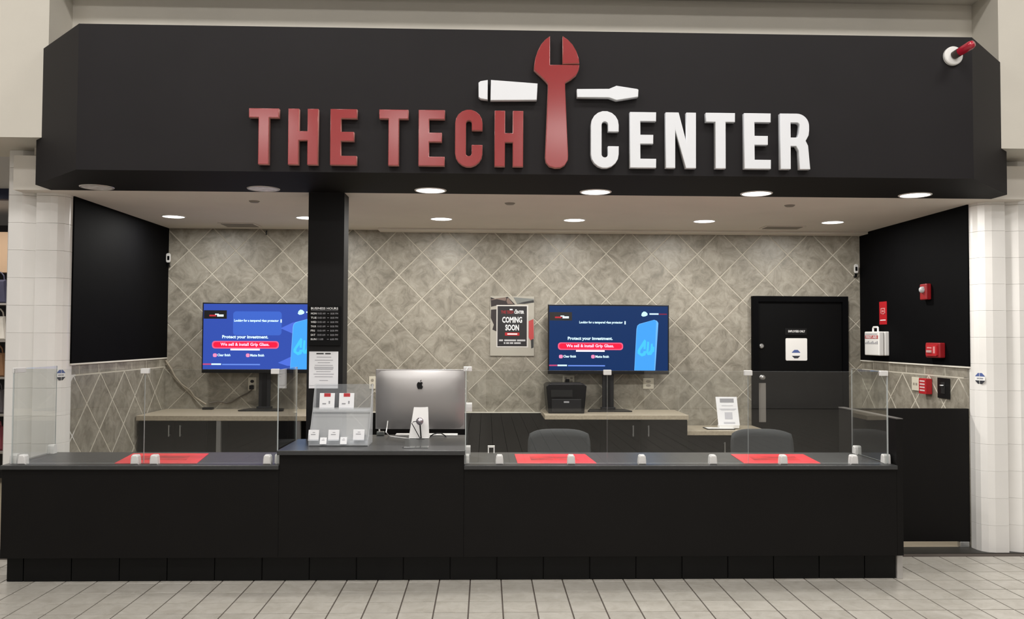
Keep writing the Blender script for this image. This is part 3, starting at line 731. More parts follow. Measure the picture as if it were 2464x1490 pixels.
# ------------------------------------------------------------------ signs on the pillar
YP = 6.2355
A = P(744, 737, Y=YP-.01); B = P(819, 832, Y=YP-.01)
root = empty('business_hours_sign', ((A.x+B.x)/2, YP, B.z), 'black business hours sign with white lettering on the pillar', 'sign')
bx('board', mat('sign_board_black', (.003, .003, .0032), .5, spec=.15), A.x, B.x, YP-.012, YP, B.z, A.z, root, .001)
fr = front((A.x, YP-.012, B.z)); W_, H_ = B.x-A.x, A.z-B.z
lettering('BUSINESS HOURS', fr, W_*.06, H_*.915, W_*.92, H_*.975, WHITEINK, root)
flat('rule', [rectp(W_*.06, H_*.885, W_*.92, H_*.892)], fr, INKG, root)
for k, dname in enumerate(('MON', 'TUE', 'WED', 'THUR', 'FRI', 'SAT', 'SUN')):
    v = H_*(.79-.109*k); wn = {'THUR': .17, 'FRI': .13, 'SAT': .15}.get(dname, .18)
    lettering(dname, fr, W_*.06, v, W_*(.06+wn), v+H_*.05, WHITEINK, root)
    lettering('10:00 AM' if k < 6 else '11:00', fr, W_*.27, v, W_*(.52 if k < 6 else .46), v+H_*.05, INKG, root, bold=.01)
    flat('dash', [rectp(W_*.575, v+H_*.02, W_*.635, v+H_*.032)], fr, INKG, root)
    lettering('8:00 PM' if k < 6 else '6:00 PM', fr, W_*.68, v, W_*.92, v+H_*.05, INKG, root, bold=.01)
A = P(744, 846, Y=YP-.003); B = P(813, 935, Y=YP-.003)
root = empty('notice_sheet', ((A.x+B.x)/2, YP, B.z), 'white printed notice in a clear sleeve below the hours sign', 'notice')
bx('sheet', PAPER, A.x, B.x, YP-.003, YP, B.z, A.z, root)
fr = front((A.x, YP-.003, B.z)); W_, H_ = B.x-A.x, A.z-B.z
flat('heading', [rectp(W_*.25, H_*.925, W_*.5, H_*.96), rectp(W_*.55, H_*.925, W_*.74, H_*.96)], fr, INKK, root)
lines = []
for k, (v, a_, c_) in enumerate(((.84, .26, .76), (.76, .2, .82), (.69, .3, .72), (.62, .2, .82), (.57, .18, .84), (.54, .18, .84), (.51, .2, .82), (.45, .25, .75), (.38, .16, .86), (.31, .2, .82), (.21, .36, .66))):
    lines.append(rectp(W_*a_, H_*v, W_*c_, H_*(v+.014)))
flat('print', lines, fr, INKG, root)
flat('fold', [rectp(0, H_*.075, W_, H_*.082)], fr, INKG, root)

# ------------------------------------------------------------------ back worktops and cabinets
ZW = .895
def handle(parent, x, y, z, L=.10):
    b = MB(); b.tube([(x, y-.03, z-L/2), (x, y-.03, z+L/2)], .006, 8)
    b.tube([(x, y, z-L/2+.012), (x, y-.03, z-L/2+.012)], .0045, 6).tube([(x, y, z+L/2-.012), (x, y-.03, z+L/2-.012)], .0045, 6)
    return b.build('handle', CHROME, parent)
wl_ = empty('worktop', (-2.34, 8.05, ZW), 'beige speckled worktop under the left television', 'worktop')
bx('slab', WORKTOP, XL+.015, -1.42, 7.70, 8.415, ZW-.045, ZW, wl_, .003)
for px_ in (527, 718):
    x = P(px_, 1050, Y=7.74).x
    bx('leg', CHROME, x-.02, x+.02, 7.72, 7.76, 0, ZW-.045, wl_, .003)
lc = empty('base_cabinet', (-2.8, 8.05, 0), 'black base cabinet with two doors at the left wall', 'cabinet')
bx('body', CABM, XL+.016, -2.50, 7.76, 8.40, .08, ZW-.047, lc)
bx('plinth', CABM, XL+.02, -2.52, 7.82, 8.40, 0, .08, lc)
xd = [XL+.018, P(344, 1050, Y=7.75).x, P(420.5, 1050, Y=7.75).x, -2.502]
for i, (a, b2) in enumerate(zip(xd, xd[1:])):
    d_ = bx('door' if i else 'filler', CABM, a+.003, b2-.003, 7.742, 7.758, .09, ZW-.055, lc, .002)
    if i == 1: handle(d_, P(407, 1037, Y=7.72).x, 7.742, P(407, 1037, Y=7.72).z)
    if i == 2: handle(d_, P(434, 1037, Y=7.72).x, 7.742, P(434, 1037, Y=7.72).z)
bk = bx('kneehole_back', CABM, -2.498, -1.42, 8.36, 8.40, 0, ZW-.047); tag(bk, 'black panel at the back of the left kneehole', 'panel')
mw = empty('worktop', (1.22, 8.1, ZW), 'beige speckled worktop carrying the printer and right television', 'worktop')
mx0 = P(1311, 1005, Y=7.83).x; mx1 = P(1657, 1005, Y=7.83).x
bx('slab', WORKTOP, mx0, mx1, 7.83, 8.415, ZW-.042, ZW, mw, .003)
mcb = empty('base_cabinet', (1.4, 8.1, 0), 'black base cabinet with two doors under the printer worktop', 'cabinet')
xm = P(1462, 1050, Y=7.87).x
bx('body', CABM, xm, mx1-.002, 7.88, 8.40, .08, ZW-.044, mcb)
bx('plinth', CABM, xm, mx1-.01, 7.94, 8.40, 0, .08, mcb)
bx('kneehole_side', CABM, mx0+.02, mx0+.05, 7.88, 8.40, 0, ZW-.044, mcb)
bx('kneehole_back', CABM, mx0+.052, xm-.002, 8.36, 8.40, 0, ZW-.044, mcb)
xs_ = P(1541, 1050, Y=7.87).x
for a, b2, hp in ((xm+.002, xs_, 1523), (xs_+.003, mx1-.004, 1560)):
    d_ = bx('door', CABM, a, b2, 7.862, 7.879, .09, ZW-.055, mcb, .002)
    h_ = P(hp, 1037, Y=7.85); handle(d_, h_.x, 7.862, h_.z)
lw = empty('worktop', (2.27, 8.15, .74), 'low beige speckled worktop beside the black door', 'worktop')
bx('slab', WORKTOP, mx1+.001, 2.645, 7.92, 8.415, .700, .742, lw, .003)
lcb = empty('base_cabinet', (2.27, 8.15, 0), 'low black cabinet under the worktop beside the door', 'cabinet')
bx('body', CABM, mx1+.003, 2.64, 7.97, 8.40, .0, .698, lcb)
d_ = bx('door', CABM, mx1+.006, 2.63, 7.952, 7.969, .05, .69, lcb, .002)
h_ = P(1743, 1077, Y=7.94); handle(d_, h_.x, 7.952, h_.z)
bp_ = bx('wall_panel', CABM, P(893, 994, Y=8.39).x, mx0+.05, 8.385, 8.42, 0, P(1200, 994, Y=8.385).z); tag(bp_, 'low black panel on the tiled wall left of the printer', 'panel')
bx('cap', mat('rail_trim', (.7, .67, .6), .5), P(893, 994, Y=8.39).x, mx0+.05, 8.385, 8.42, P(1200, 994, Y=8.385).z, P(1200, 994, Y=8.385).z+.006, bp_)

# ------------------------------------------------------------------ televisions
def shift(fr, u, v): return (fr[0]+fr[1]*u+fr[2]*v, fr[1], fr[2], fr[3])
def television(xc, label, bg, bright, ring):
    W2 = 1.182; z0, z1 = 1.252, 1.929; yb = 8.25
    root = empty('television', (xc, 8.28, ZW), label, 'television', 'televisions on the back worktop')
    bx('cabinet', BLACKPL, xc-W2/2, xc+W2/2, yb, yb+.045, z0, z1, root, .004)
    bx('rear_housing', BLACKPL, xc-.3, xc+.3, yb+.045, yb+.09, z0+.05, z0+.4, root, .01)
    bx('pole', DGREYPL, xc-.055, xc+.055, yb+.035, yb+.06, ZW+.02, z0+.1, root, .004)
    bx('pole_channel', BLACKPL, xc-.02, xc+.02, yb+.028, yb+.035, ZW+.03, z0, root)
    bx('pole_foot', DGREYPL, xc-.07, xc+.07, yb+.015, yb+.075, ZW+.012, ZW+.035, root, .004)
    MB().prism([(-.20, -.16), (.20, -.16), (.215, -.14), (.17, .08), (-.17, .08), (-.215, -.14)], (xc, yb+.05, ZW), (1, 0, 0), (0, 1, 0), (0, 0, 1), 0, .012).build('base', BLACKPL, root, .003)
    sw, sh = W2-.024, z1-z0-.05
    fr = front((xc-sw/2, yb-.0005, z0+.036))
    s = flat('screen', [rectp(0, 0, sw, sh)], fr, bg, root, .001, .001)
    def E(nm, c, k=1.0): return emat('%s_%s' % (nm, label.split()[-1]), c, k*bright)
    fx = (xc-sw/2, yb-.0005, z0+.036)
    U = lambda q: (q-95)/(2375-95)*sw      # measured on the picture of the screen
    V = lambda q: (1370-q)/(1370-85)*sh
    R = lambda a, b, c, d: rectp(U(a), V(d), U(c), V(b))
    flat('logo_box', [R(100, 212, 530, 378)], fr, mat('screen_black', (.003, .003, .004), .4), s, .0016)
    flat('logo_red', [R(205, 300, 330, 332)], fr, E('scr_red', (.45, .03, .04)), s, .0022)
    flat('logo_white', [R(350, 295, 470, 335), R(310, 280, 380, 300)], fr, E('scr_white', (.75, .95, 1.0)), s, .0022)
    if ring:
        flat('backdrop_shape', [[(U(1540), V(560)), (U(1760), V(450)), (U(1960), V(400)), (U(2060), V(440)), (U(1900), V(720)), (U(1720), V(640))],
                                [(U(1500), V(1240)), (U(1900), V(1040)), (U(1900), V(1300)), (U(1680), V(1300))]], fr, E('scr_shape', (.07, .14, .62)), s, .0016)
        flat('backdrop_glow', [rrect(U(650), V(700), U(1560), V(230), .03)], fr, E('scr_glow', (.045, .115, .50)), s, .0014)
    wht = E('scr_text', (.70, .93, 1.0)); 
    lettering('Looking for a tempered glass protector', fr, U(670), V(450), U(1505), V(385), wht, s, .0022, .03)
    flat('cursor', [R(1538, 385, 1562, 450)], fr, wht, s, .0022)
    lettering('Protect your investment.', fr, U(450), V(782), U(1312), V(700), wht, s, .0022, .035)
    flat('banner_edge', [rrect(U(262), V(962), U(1512), V(815), .028)], fr, E('scr_pink', (1.0, .10, .20)), s, .0018)
    flat('banner', [rrect(U(285), V(940), U(1490), V(835), .024)], fr, E('scr_bred', (.95, .012, .05)), s, .0024)
    lettering('We sell & install Grip Glass.', fr, U(420), V(928), U(1335), V(848), E('scr_btext', (1.0, .62, .80)), s, .003, .03)
    flat('underline', [R(608, 965, 1158, 998)], fr, E('scr_white2', (.95, .9, 1.0)), s, .0028)
    flat('bullet', [rrect(U(283), V(1130), U(355), V(1060), .012)], fr, E('scr_bullet', (1.0, .25, .45)), s, .0022)
    flat('bullet', [rrect(U(900), V(1130), U(968), V(1060), .012)], fr, E('scr_bullet', (1.0, .25, .45)), s, .0022)
    lettering('Clear finish', fr, U(365), V(1115), U(608), V(1065), wht, s, .0022, .03)
    lettering('Matte finish', fr, U(980), V(1118), U(1240), V(1068), wht, s, .0022, .03)
    flat('footer_bar', [R(95, 1258, 250, 1284)], fr, E('scr_fpink', (.5, .06, .16)), s, .0022)
    flat('footer_bar', [R(255, 1256, 436, 1286)], fr, E('scr_fwhite', (.65, .9, 1.0)), s, .0022)
    flat('footer_bar', [R(455, 1264, 1165, 1288)], fr, E('scr_fblue', (.13, .24, .70)), s, .0022)
    cl_ = [(U(1862), V(270)), (U(1875), V(220)), (U(1910), V(190)), (U(1950), V(198)), (U(1985), V(235)), (U(1978), V(268)), (U(1935), V(288)), (U(1890), V(292))]
    flat('cloud', [cl_], fr, E('scr_cloud', (.55, .88, .95)), s, .0022)
    flat('header_bar', [R(2020, 226, 2195, 254)], fr, E('scr_fwhite', (.65, .9, 1.0)), s, .0022)
    flat('header_bar', [R(2205, 232, 2355, 254)], fr, E('scr_hred', (.20, .02, .05)), s, .0022)
    ph = [(U(1735), V(1362)), (U(2112), V(1364)), (U(2150), V(400)), (U(2130), V(368)), (U(2100), V(362)), (U(1830), V(448)), (U(1795), V(480)), (U(1780), V(540))]
    pe = [(U(1728), V(1366)), (U(2130), V(1366)), (U(2192), V(420)), (U(2165), V(375)), (U(2110), V(355)), (U(1825), V(438)), (U(1785), V(475)), (U(1770), V(540))]
    flat('phone_edge', [pe], fr, E('scr_pedge', (.14, .42, .85)), s, .0018)
    flat('phone', [ph], fr, E('scr_phone', (.055, .32, .90)), s, .0024)
    g1 = [(1925, 745), (1895, 790), (1790, 970), (1790, 1030), (1870, 1090), (1940, 1065), (1960, 1000), (1950, 975), (1900, 985), (1900, 1010), (1870, 1030), (1840, 1010), (1850, 960), (1905, 880), (1905, 940), (1945, 945), (1955, 780)]
    g2 = [(1975, 790), (1955, 1010), (1985, 1060), (2055, 1055), (2085, 1000), (2110, 990), (2115, 900), (2085, 890), (2080, 830), (2050, 835), (2035, 960), (2000, 1005), (2005, 960), (2015, 800)]
    gm = E('scr_glyph', (.06, .50, .90))
    flat('phone_mark', [[(U(a_), V(b2)) for a_, b2 in g1[::-1]], [(U(a_), V(b2)) for a_, b2 in g2[::-1]]], fr, gm, s, .003)
    return root
television(1.19, 'large television with a dark blue screen right', emat('screen_navy', (.008, .033, .125), 1.0), 1.2, False)
bpy.data.objects['television']['label'] = 'large television with a dark navy screen behind the printer'
t2 = television(-2.132, 'large television with a bright blue screen left', emat('screen_blue', (.038, .085, .44), 1.0), 1.25, True)
t2['label'] = 'large television with a brighter blue screen partly behind the black pillar'

# ------------------------------------------------------------------ outlets and plates on the tiled wall
def outlet(px_, py_, wpx, hpx, label, m, black=False):
    a_ = P(px_-wpx/2, py_+hpx/2, Y=YB-.012); c_ = P(px_+wpx/2, py_-hpx/2, Y=YB-.012)
    root = empty('wall_outlet', ((a_.x+c_.x)/2, YB-.009, a_.z), label, 'outlet', 'outlets on the tiled back wall')
    bx('cover_plate', m, a_.x, c_.x, YB-.016, YB-.009, a_.z, c_.z, root, .002)
    fr = front((a_.x, YB-.016, a_.z)); W_, H_ = c_.x-a_.x, c_.z-a_.z
    n_ = max(1, round(W_/.075))
    for k in range(n_):
        for v in (.28, .66):
            uc = W_*(k+.5)/n_
            flat('socket', [circ(uc, H_*(v+.03), W_/n_*.24, 12, H_*.12)], fr, DGREYPL if black else mat('socket_grey', (.30, .27, .22), .5), root, .0015, .001)
    return root
o1 = outlet(607, 924, 20, 32, 'ivory outlet with black plugs under the left television', IVORY, True)
q = P(606, 926, Y=YB-.02)
pb = bx('plug', BLACKPL, q.x-.02, q.x+.02, YB-.045, YB-.017, q.z-.045, q.z-.005, o1, .004)
outlet(896, 921, 16, 30, 'ivory outlet just left of the desktop computer', IVORY)
outlet(1560, 923, 26, 26, 'ivory double outlet right of the right television stand', IVORY)
o4 = outlet(1368, 914, 28, 20, 'ivory outlet above the printer', IVORY)
q = P(1365, 916, Y=YB-.02); bx('plug', BLACKPL, q.x-.02, q.x+.02, YB-.045, YB-.017, q.z-.02, q.z+.015, o4, .004)
# cord from left corner to power adapter to outlet
pts = [P(399, 868, Y=YB-.03), P(412, 888, Y=YB-.03), P(420, 905, Y=YB-.03), P(437, 925, Y=YB-.03), P(458, 940, Y=YB-.03), P(468, 955, Y=YB-.04), P(487, 968, Y=YB-.06), P(496, 974, Y=YB-.09)]
MB().tube(pts, .009, 8).build('extension_cord', mat('beige_cord', (.30, .26, .2), .5)); tag(bpy.data.objects['extension_cord'], 'beige cord hanging down the tiled wall in the left corner', 'cord')
pts = [P(505, 970, Y=YB-.08), P(525, 966, Y=YB-.05), P(545, 970, Y=YB-.04), P(560, 966, Y=YB-.035), P(578, 955, Y=YB-.035), P(598, 945, Y=YB-.035), P(608, 936, Y=YB-.04)]
MB().tube(pts, .006, 8).build('thin_cord', mat('brown_cord', (.09, .075, .06), .5)); tag(bpy.data.objects['thin_cord'], 'thin brown cord rising from the adapter to the left outlet', 'cord')
q = P(501, 978, Y=YB-.09)
adp = bx('power_adapter', BLACKPL, q.x-.05, q.x+.05, YB-.12, YB-.07, ZW, ZW+.022, bevel=.005); tag(adp, 'small black power adapter on the left worktop', 'adapter')

# ------------------------------------------------------------------ printer
A = P(1310, 924, Y=8.0); B = P(1415, 992, Y=8.0)
x0, x1, z1 = A.x+.03, B.x-.03, A.z
root = empty('laser_printer', ((x0+x1)/2, 8.15, ZW), 'black laser printer on the worktop by the right television', 'printer')
y0, y1 = 7.97, 8.34
MB().prism([(x0-.015, z1-.02), (x0+.01, z1), (x1-.01, z1), (x1+.015, z1-.02), (x1-.008, ZW), (x0+.008, ZW)], (0, y1, 0), (1, 0, 0), (0, 0, 1), (0, -1, 0), 0, y1-y0-.01).build('body', BLACKPL, root, .006)
bx('output_slot', mat('slot_black', (.002, .002, .002), .7), x0+.03, x1-.12, y0+.004, y0+.011, z1-.12, z1-.055, root)
bx('control_panel', DGREYPL, x0+.03, x1-.03, y0+.03, y0+.10, z1-.004, z1+.008, root, .004)
bx('paper_tray', DGREYPL, x0+.035, x1-.035, y0+.002, y0+.012, ZW+.015, ZW+.135, root, .006)
fr = front(((x0+x1)/2, y0+.002, 0)); flat('badge', [rectp(-.025, ZW+.10, .025, ZW+.116)], fr, INKG, root, .001)

# ------------------------------------------------------------------ framed coming soon poster
A = P(1180, 713, Y=YB-.02); B = P(1285, 857, Y=YB-.02)
root = empty('poster', ((A.x+B.x)/2, YB-.01, B.z), 'coming soon poster in a clear frame on the tiled wall', 'poster')
W_, H_ = B.x-A.x, A.z-B.z
bx('frame', mat('grey_poster_board', (.36, .34, .29), .5), A.x, B.x, YB-.02, YB-.009, B.z, A.z, root, .002)
fr = front((A.x, YB-.02, B.z))
def pp(pts): return [((x-75)/(1000-75)*W_, (1365-y)/(1365-130)*H_) for x, y in pts][::-1]
flat('photo_hand', [pp([(80, 150), (200, 190), (440, 140), (600, 300), (215, 320), (90, 350)]), pp([(90, 410), (210, 400), (210, 860), (120, 820), (150, 720), (85, 580)])], fr, mat('poster_dark', (.022, .016, .016), .5), root, .001)
flat('photo_knuckle', [pp([(90, 200), (200, 175), (400, 150), (420, 215), (380, 225), (210, 190), (95, 215)]), pp([(400, 200), (450, 160), (560, 290), (440, 290)])], fr, mat('poster_skin', (.17, .12, .10), .5), root, .0016)
flat('photo_sleeve', [pp([(560, 150), (990, 180), (990, 260), (640, 290)])], fr, mat('poster_grey', (.17, .18, .17), .5), root, .001)
flat('photo_cuff', [pp([(640, 285), (780, 245), (990, 205), (995, 255), (800, 285)])], fr, INKK, root, .0016)
flat('photo_tool', [pp([(885, 640), (985, 600), (995, 1000), (920, 1040), (885, 980)])], fr, mat('poster_red', (.42, .05, .05), .5), root, .001)
flat('photo_bit', [pp([(930, 1030), (990, 1010), (990, 1190), (940, 1210)])], fr, INKK, root, .001)
flat('card_border', [pp([(205, 310), (875, 310), (875, 1190), (205, 1190)])], fr, mat('poster_white', (.55, .53, .5), .5), root, .002)
flat('card_panel', [pp([(228, 335), (845, 335), (845, 1165), (228, 1165)])], fr, mat('poster_black', (.016, .015, .017), .4), root, .0026)
def PL(s, x0, y0, x1, y1, m): lettering(s, fr, (x0-75)/925*W_, (1365-y1)/1235*H_, (x1-75)/925*W_, (1365-y0)/1235*H_, m, root, .0032, .03)
PL('THE TECH', 300, 425, 560, 490, REDD); PL('CENTER', 580, 425, 785, 490, WHITEINK)
PL('COMING', 325, 555, 745, 680, WHITEINK); PL('SOON', 392, 715, 680, 840, WHITEINK)
flat('logo_mark', [pp([(482, 392), (545, 392), (545, 418), (482, 418)]), pp([(600, 402), (630, 402), (630, 418), (600, 418)])], fr, WHITEINK, root, .0032)
flat('pill', [pp([(385, 882), (690, 882), (690, 945), (385, 945)])], fr, REDP, root, .0030)
flat('pill_text', [pp([(435, 898), (645, 898), (645, 925), (435, 925)])], fr, WHITEINK, root, .0034)
words = [pp([(a_, 1025), (b2, 1025), (b2, 1060), (a_, 1060)]) for a_, b2 in ((262, 345), (372, 620), (640, 815))]+[pp([(a_, 1082), (b2, 1082), (b2, 1115), (a_, 1115)]) for a_, b2 in ((362, 395), (412, 475), (490, 560), (580, 718))]
flat('small_print', words, fr, mat('poster_text', (.45, .45, .46), .5), root, .0032)

# ------------------------------------------------------------------ door
DX0, DX1, DZ = P(1811, 712, Y=YB-.06).x, P(2040, 714, Y=YB-.06).x, P(1900, 713, Y=YB-.06).z
dr = empty('door_1', ((DX0+DX1)/2, YB-.03, 0), 'black door in a black frame at the right of the tiled wall', kind='structure')
f = .055
MB().box(DX0, DX0+f, YB-.07, YB-.005, 0, DZ).box(DX1-f, DX1, YB-.07, YB-.005, 0, DZ).box(DX0+f, DX1-f, YB-.07, YB-.005, DZ-f, DZ).build('door_frame', BLACKP, dr)
leaf = bx('door_leaf', mat('black_door_paint', (.0022, .0022, .0024), .55, spec=.10), DX0+f+.003, DX1-f-.003, YB-.045, YB-.012, .01, DZ-f-.003, dr, .001)
yl = YB-.045
q = P(1832, 833, Y=yl); MB().lathe([(.024, 0), (.024, .012), (.016, .02), (0, .02)], (q.x, yl, q.z), (0, -1, 0), 20).build('deadbolt', CHROME, dr, smooth=False)
q = P(1832, 908, Y=yl); b = MB(); b.lathe([(.024, 0), (.022, .01), (.010, .014), (.010, .035), (.022, .04), (.022, .055), (0, .06)], (q.x, yl, q.z), (0, -1, 0), 20); b.build('door_knob', CHROME, dr)
A = P(1821, 922, Y=yl); B = P(1843, 1016, Y=yl)
bx('push_plate', mat('steel_plate', (.30, .28, .26), .4, metal=.5), A.x, B.x, yl-.004, yl, B.z, A.z, dr, .001)
A = P(1890, 814, Y=yl); B = P(1942, 868, Y=yl)
root = empty('door_placard', ((A.x+B.x)/2, yl, B.z), 'white square placard with a blue octagon on the black door', 'sign')
W_, H_ = B.x-A.x, A.z-B.z; fr = front((A.x, yl, B.z))
MB().prism(rrect(0, 0, W_, H_, .012), *fr, 0, .005).build('board', WHITEPL, root)
def octo(u, v, r): return [(u+r*math.cos(math.radians(22.5+45*k)), v+r*math.sin(math.radians(22.5+45*k))) for k in range(8)]
oc = octo(W_*.48, H_*.29, W_*.21)
flat('badge_rim', [oc], fr, INKG, root, .0056)
flat('badge_blue', [clip(oc, 1, H_*.35, 1)], fr, BLUE, root, .0062)
flat('badge_black', [clip(oc, 1, H_*.21, -1)], fr, mat('sticker_black', (.02, .022, .03), .5), root, .0062)
flat('badge_band', [rectp(W_*.28, H_*.215, W_*.68, H_*.345)], fr, WHITEINK, root, .0062)
A = P(1889, 790, Y=yl); B = P(1941, 806, Y=yl)
root = empty('door_nameplate', ((A.x+B.x)/2, yl, B.z), 'narrow black nameplate with white lettering on the door', 'sign')
bx('plate', BLACKPL, A.x, B.x, yl-.004, yl, B.z, A.z, root)
lettering('EMPLOYEES ONLY', front((A.x, yl-.004, B.z)), (B.x-A.x)*.14, (A.z-B.z)*.36, (B.x-A.x)*.92, (A.z-B.z)*.7, WHITEINK, root)

# ------------------------------------------------------------------ things on the right wall
FX = XR-.012
def rw_rect(px0, py0, px1, py1, X=FX):
    a_ = P(px0, py1, X=X); c_ = P(px1, py0, X=X)
    return a_.y, c_.y, (P((px0+px1)/2, py1, X=X).z), (P((px0+px1)/2, py0, X=X).z)   # far y, near y, z0, z1
ya, yb2, z0, z1 = rw_rect(2217, 684, 2241, 722)
root = empty('fire_alarm_strobe', (FX, (ya+yb2)/2, z0), 'red fire alarm horn with clear strobe high on the right wall', 'fire alarm')
yc = (ya+yb2)/2-.03; hw = .055
bx('back_box', REDD, FX-.045, FX, yc-hw, yc+hw, z0, z1, root, .008)
MB().lathe([(.028, 0), (.028, .01), (.024, .022), (.012, .03), (0, .031)], (FX-.045, yc+.0, z1-.05), (-1, 0, 0), 18).build('strobe_lens', mat('strobe_clear', (.45, .45, .46), .15, coat=.5), root, smooth=True)
ya, yb2, z0, z1 = rw_rect(2117, 726, 2134, 781)
root = empty('fire_extinguisher_sign', (FX, (ya+yb2)/2, z0), 'tall narrow red fire extinguisher sign above the first aid box', 'sign')
bx('plate', REDP, FX-.004, FX, yb2, ya, z0, z1, root)
fr = rightwall((FX-.004, ya, z0)); W_, H_ = ya-yb2, z1-z0
flat('pictogram', [rectp(W_*.2, H_*.45, W_*.3, H_*.72), rectp(W_*.7, H_*.45, W_*.8, H_*.72), rectp(W_*.3, H_*.68, W_*.7, H_*.72), rectp(W_*.2, H_*.45, W_*.8, H_*.48), circ(W_*.5, H_*.58, W_*.13, 12, H_*.05)], fr, mat('sign_pink', (.6, .25, .25), .5), root, .001)
flat('caption', [rectp(W_*.12, H_*.17, W_*.88, H_*.21)], fr, WHITEINK, root, .001)
# first aid kit
Xk = FX-.10
q0 = P(2093, 800, X=Xk); q1 = P(2122, 856, X=Xk); qe = P(2140, 800, X=FX)
yk0, yk1 = qe.y, qe.y+.30
zk0 = P(2110, 856, X=Xk).z; zk1 = P(2110, 798, X=Xk).z
root = empty('first_aid_kit', (FX, (yk0+yk1)/2, zk0), 'white first aid box with carry handle on the right wall', 'first aid box')
bx('back_shell', WHITEPL, FX-.045, FX, yk0, yk1, zk0, zk1, root, .008)
bx('front_shell', WHITEPL, FX-.10, FX-.05, yk0, yk1, zk0, zk1, root, .008)
yc = (yk0+yk1)/2; xh = FX-.06
MB().tube([(xh, yc-.05, zk1-.01), (xh, yc-.05, zk1+.035), (xh, yc-.04, zk1+.042), (xh, yc+.04, zk1+.042), (xh, yc+.05, zk1+.035), (xh, yc+.05, zk1-.01)], .009, 8).build('handle', WHITEPL, root)
fr = rightwall((FX-.10, yk1, zk0)); W_, H_ = yk1-yk0, zk1-zk0
flat('red_band', [rectp(W_*.05, H_*.70, W_*.95, H_*.84)], fr, mat('kit_red', (.42, .08, .08), .5), root, .001)
lettering('FIRST AID', fr, W_*.12, H_*.72, W_*.88, H_*.82, WHITEINK, root, .0016)
flat('print', [rectp(W_*.06, H_*.88, W_*.9, H_*.91)]+[rectp(W_*(.06+.1*k), H_*.47, W_*(.13+.1*k), H_*(.54+.03*(k % 3))) for k in range(9)], fr, INKG, root, .001)
# pull station cover
ya, yb2, z0, z1 = rw_rect(2241, 825, 2275, 861)
root = empty('fire_pull_station', (FX, (ya+yb2)/2, z0), 'red fire pull station low on the black right wall', 'fire alarm')
bx('back_box', REDD, FX-.05, FX, yb2, ya, z0, z1, root, .008)
fr = rightwall((FX-.05, ya, z0)); W_, H_ = ya-yb2, z1-z0
MB().prism(rrect(W_*.12, H_*.12, W_*.88, H_*.9, .01), *fr, 0, .012).build('cover', REDP, root)
MB().prism(rectp(W_*.22, H_*.34, W_*.55, H_*.5), *fr, .012, .02).build('pull_bar', mat('pull_white', (.45, .30, .28), .5), root)
flat('print', [rectp(W_*.22, H_*.62, W_*.55, H_*.7), rectp(W_*.65, H_*.3, W_*.78, H_*.75)], fr, mat('sign_pink', (.6, .25, .25), .5), root, .0128)
# plates on the tiled wainscot
TX = XR-.005
ya, yb2, z0, z1 = rw_rect(2196, 908, 2213, 940, TX)
root = empty('wall_outlet', (TX, (ya+yb2)/2, z0), 'ivory outlet on the right side wall above the gate', 'outlet')
bx('cover_plate', IVORY, TX-.008, TX, yb2, ya, z0, z1, root, .002)
fr = rightwall((TX-.008, ya, z0)); W_, H_ = ya-yb2, z1-z0
flat('socket', [rectp(W_*.2, H_*.4, W_*.42, H_*.58), rectp(W_*.55, H_*.4, W_*.78, H_*.58)], fr, mat('socket_grey', (.30, .27, .22), .5), root, .001)
ya, yb2, z0, z1 = rw_rect(2226, 911, 2243, 948, TX)
root = empty('alarm_test_box', (TX, (ya+yb2)/2, z0), 'small red alarm box with white print above the gate', 'alarm box')
bx('box', REDP, TX-.055, TX, yb2, ya, z0, z1, root, .003)
fr = rightwall((TX-.055, ya, z0)); W_, H_ = ya-yb2, z1-z0
flat('print', [rectp(W_*.15, H_*(.18+.2*k), W_*.85, H_*(.28+.2*k)) for k in range(4)], fr, mat('print_pink', (.62, .45, .45), .5), root, .001)
ya, yb2, z0, z1 = rw_rect(2258, 910, 2286, 959, TX)
root = empty('key_switch_plate', (TX, (ya+yb2)/2, z0), 'black key switch plate on the tiled right wall', 'switch plate')
bx('plate', BLACKPL, TX-.008, TX, yb2, ya, z0, z1, root, .002)
yc, zc = (ya+yb2)/2, (z0+z1)/2
bx('recess', mat('slot_black', (.002, .002, .002), .7), TX-.012, TX-.008, yc-.03, yc+.03, zc-.045, zc+.05, root)
MB().tube([(TX-.012, yc-.012, zc+.022), (TX-.03, yc, zc+.022), (TX-.03, yc+.012, zc+.022)], .006).build('key', CHROME, root)

# ------------------------------------------------------------------ cameras in the back corners
for (px_, py_), s, lb in (((405, 621), 1, 'small white camera in the left back corner'), ((2060, 647), -1, 'small white camera in the right back corner')):
    q = P(px_, py_, Y=8.36)
    root = empty('security_camera', q, lb, 'camera', 'corner cameras')
    MB().prism(rrect(-.026, -.045, .026, .045, .018), q, Vector((.95, s*-.3, 0)).normalized(), (0, 0, 1), Vector((s*.3, -.95, 0)).normalized(), -.02, .02, ch=.004).build('housing', WHITEPL, root)
    MB().prism(rrect(-.012, -.022, .014, .018, .006), q+Vector((s*.3, -.95, 0))*.021, Vector((.95, s*-.3, 0)).normalized(), (0, 0, 1), Vector((s*.3, -.95, 0)).normalized(), 0, .002).build('lens_window', BLACKPL, root)
    MB().tube([q+Vector((0, .01, -.04)), q+Vector((-s*.01, .03, -.075)), q+Vector((-s*.01, .065, -.075))], .011).build('bracket', BLACKPL, root)

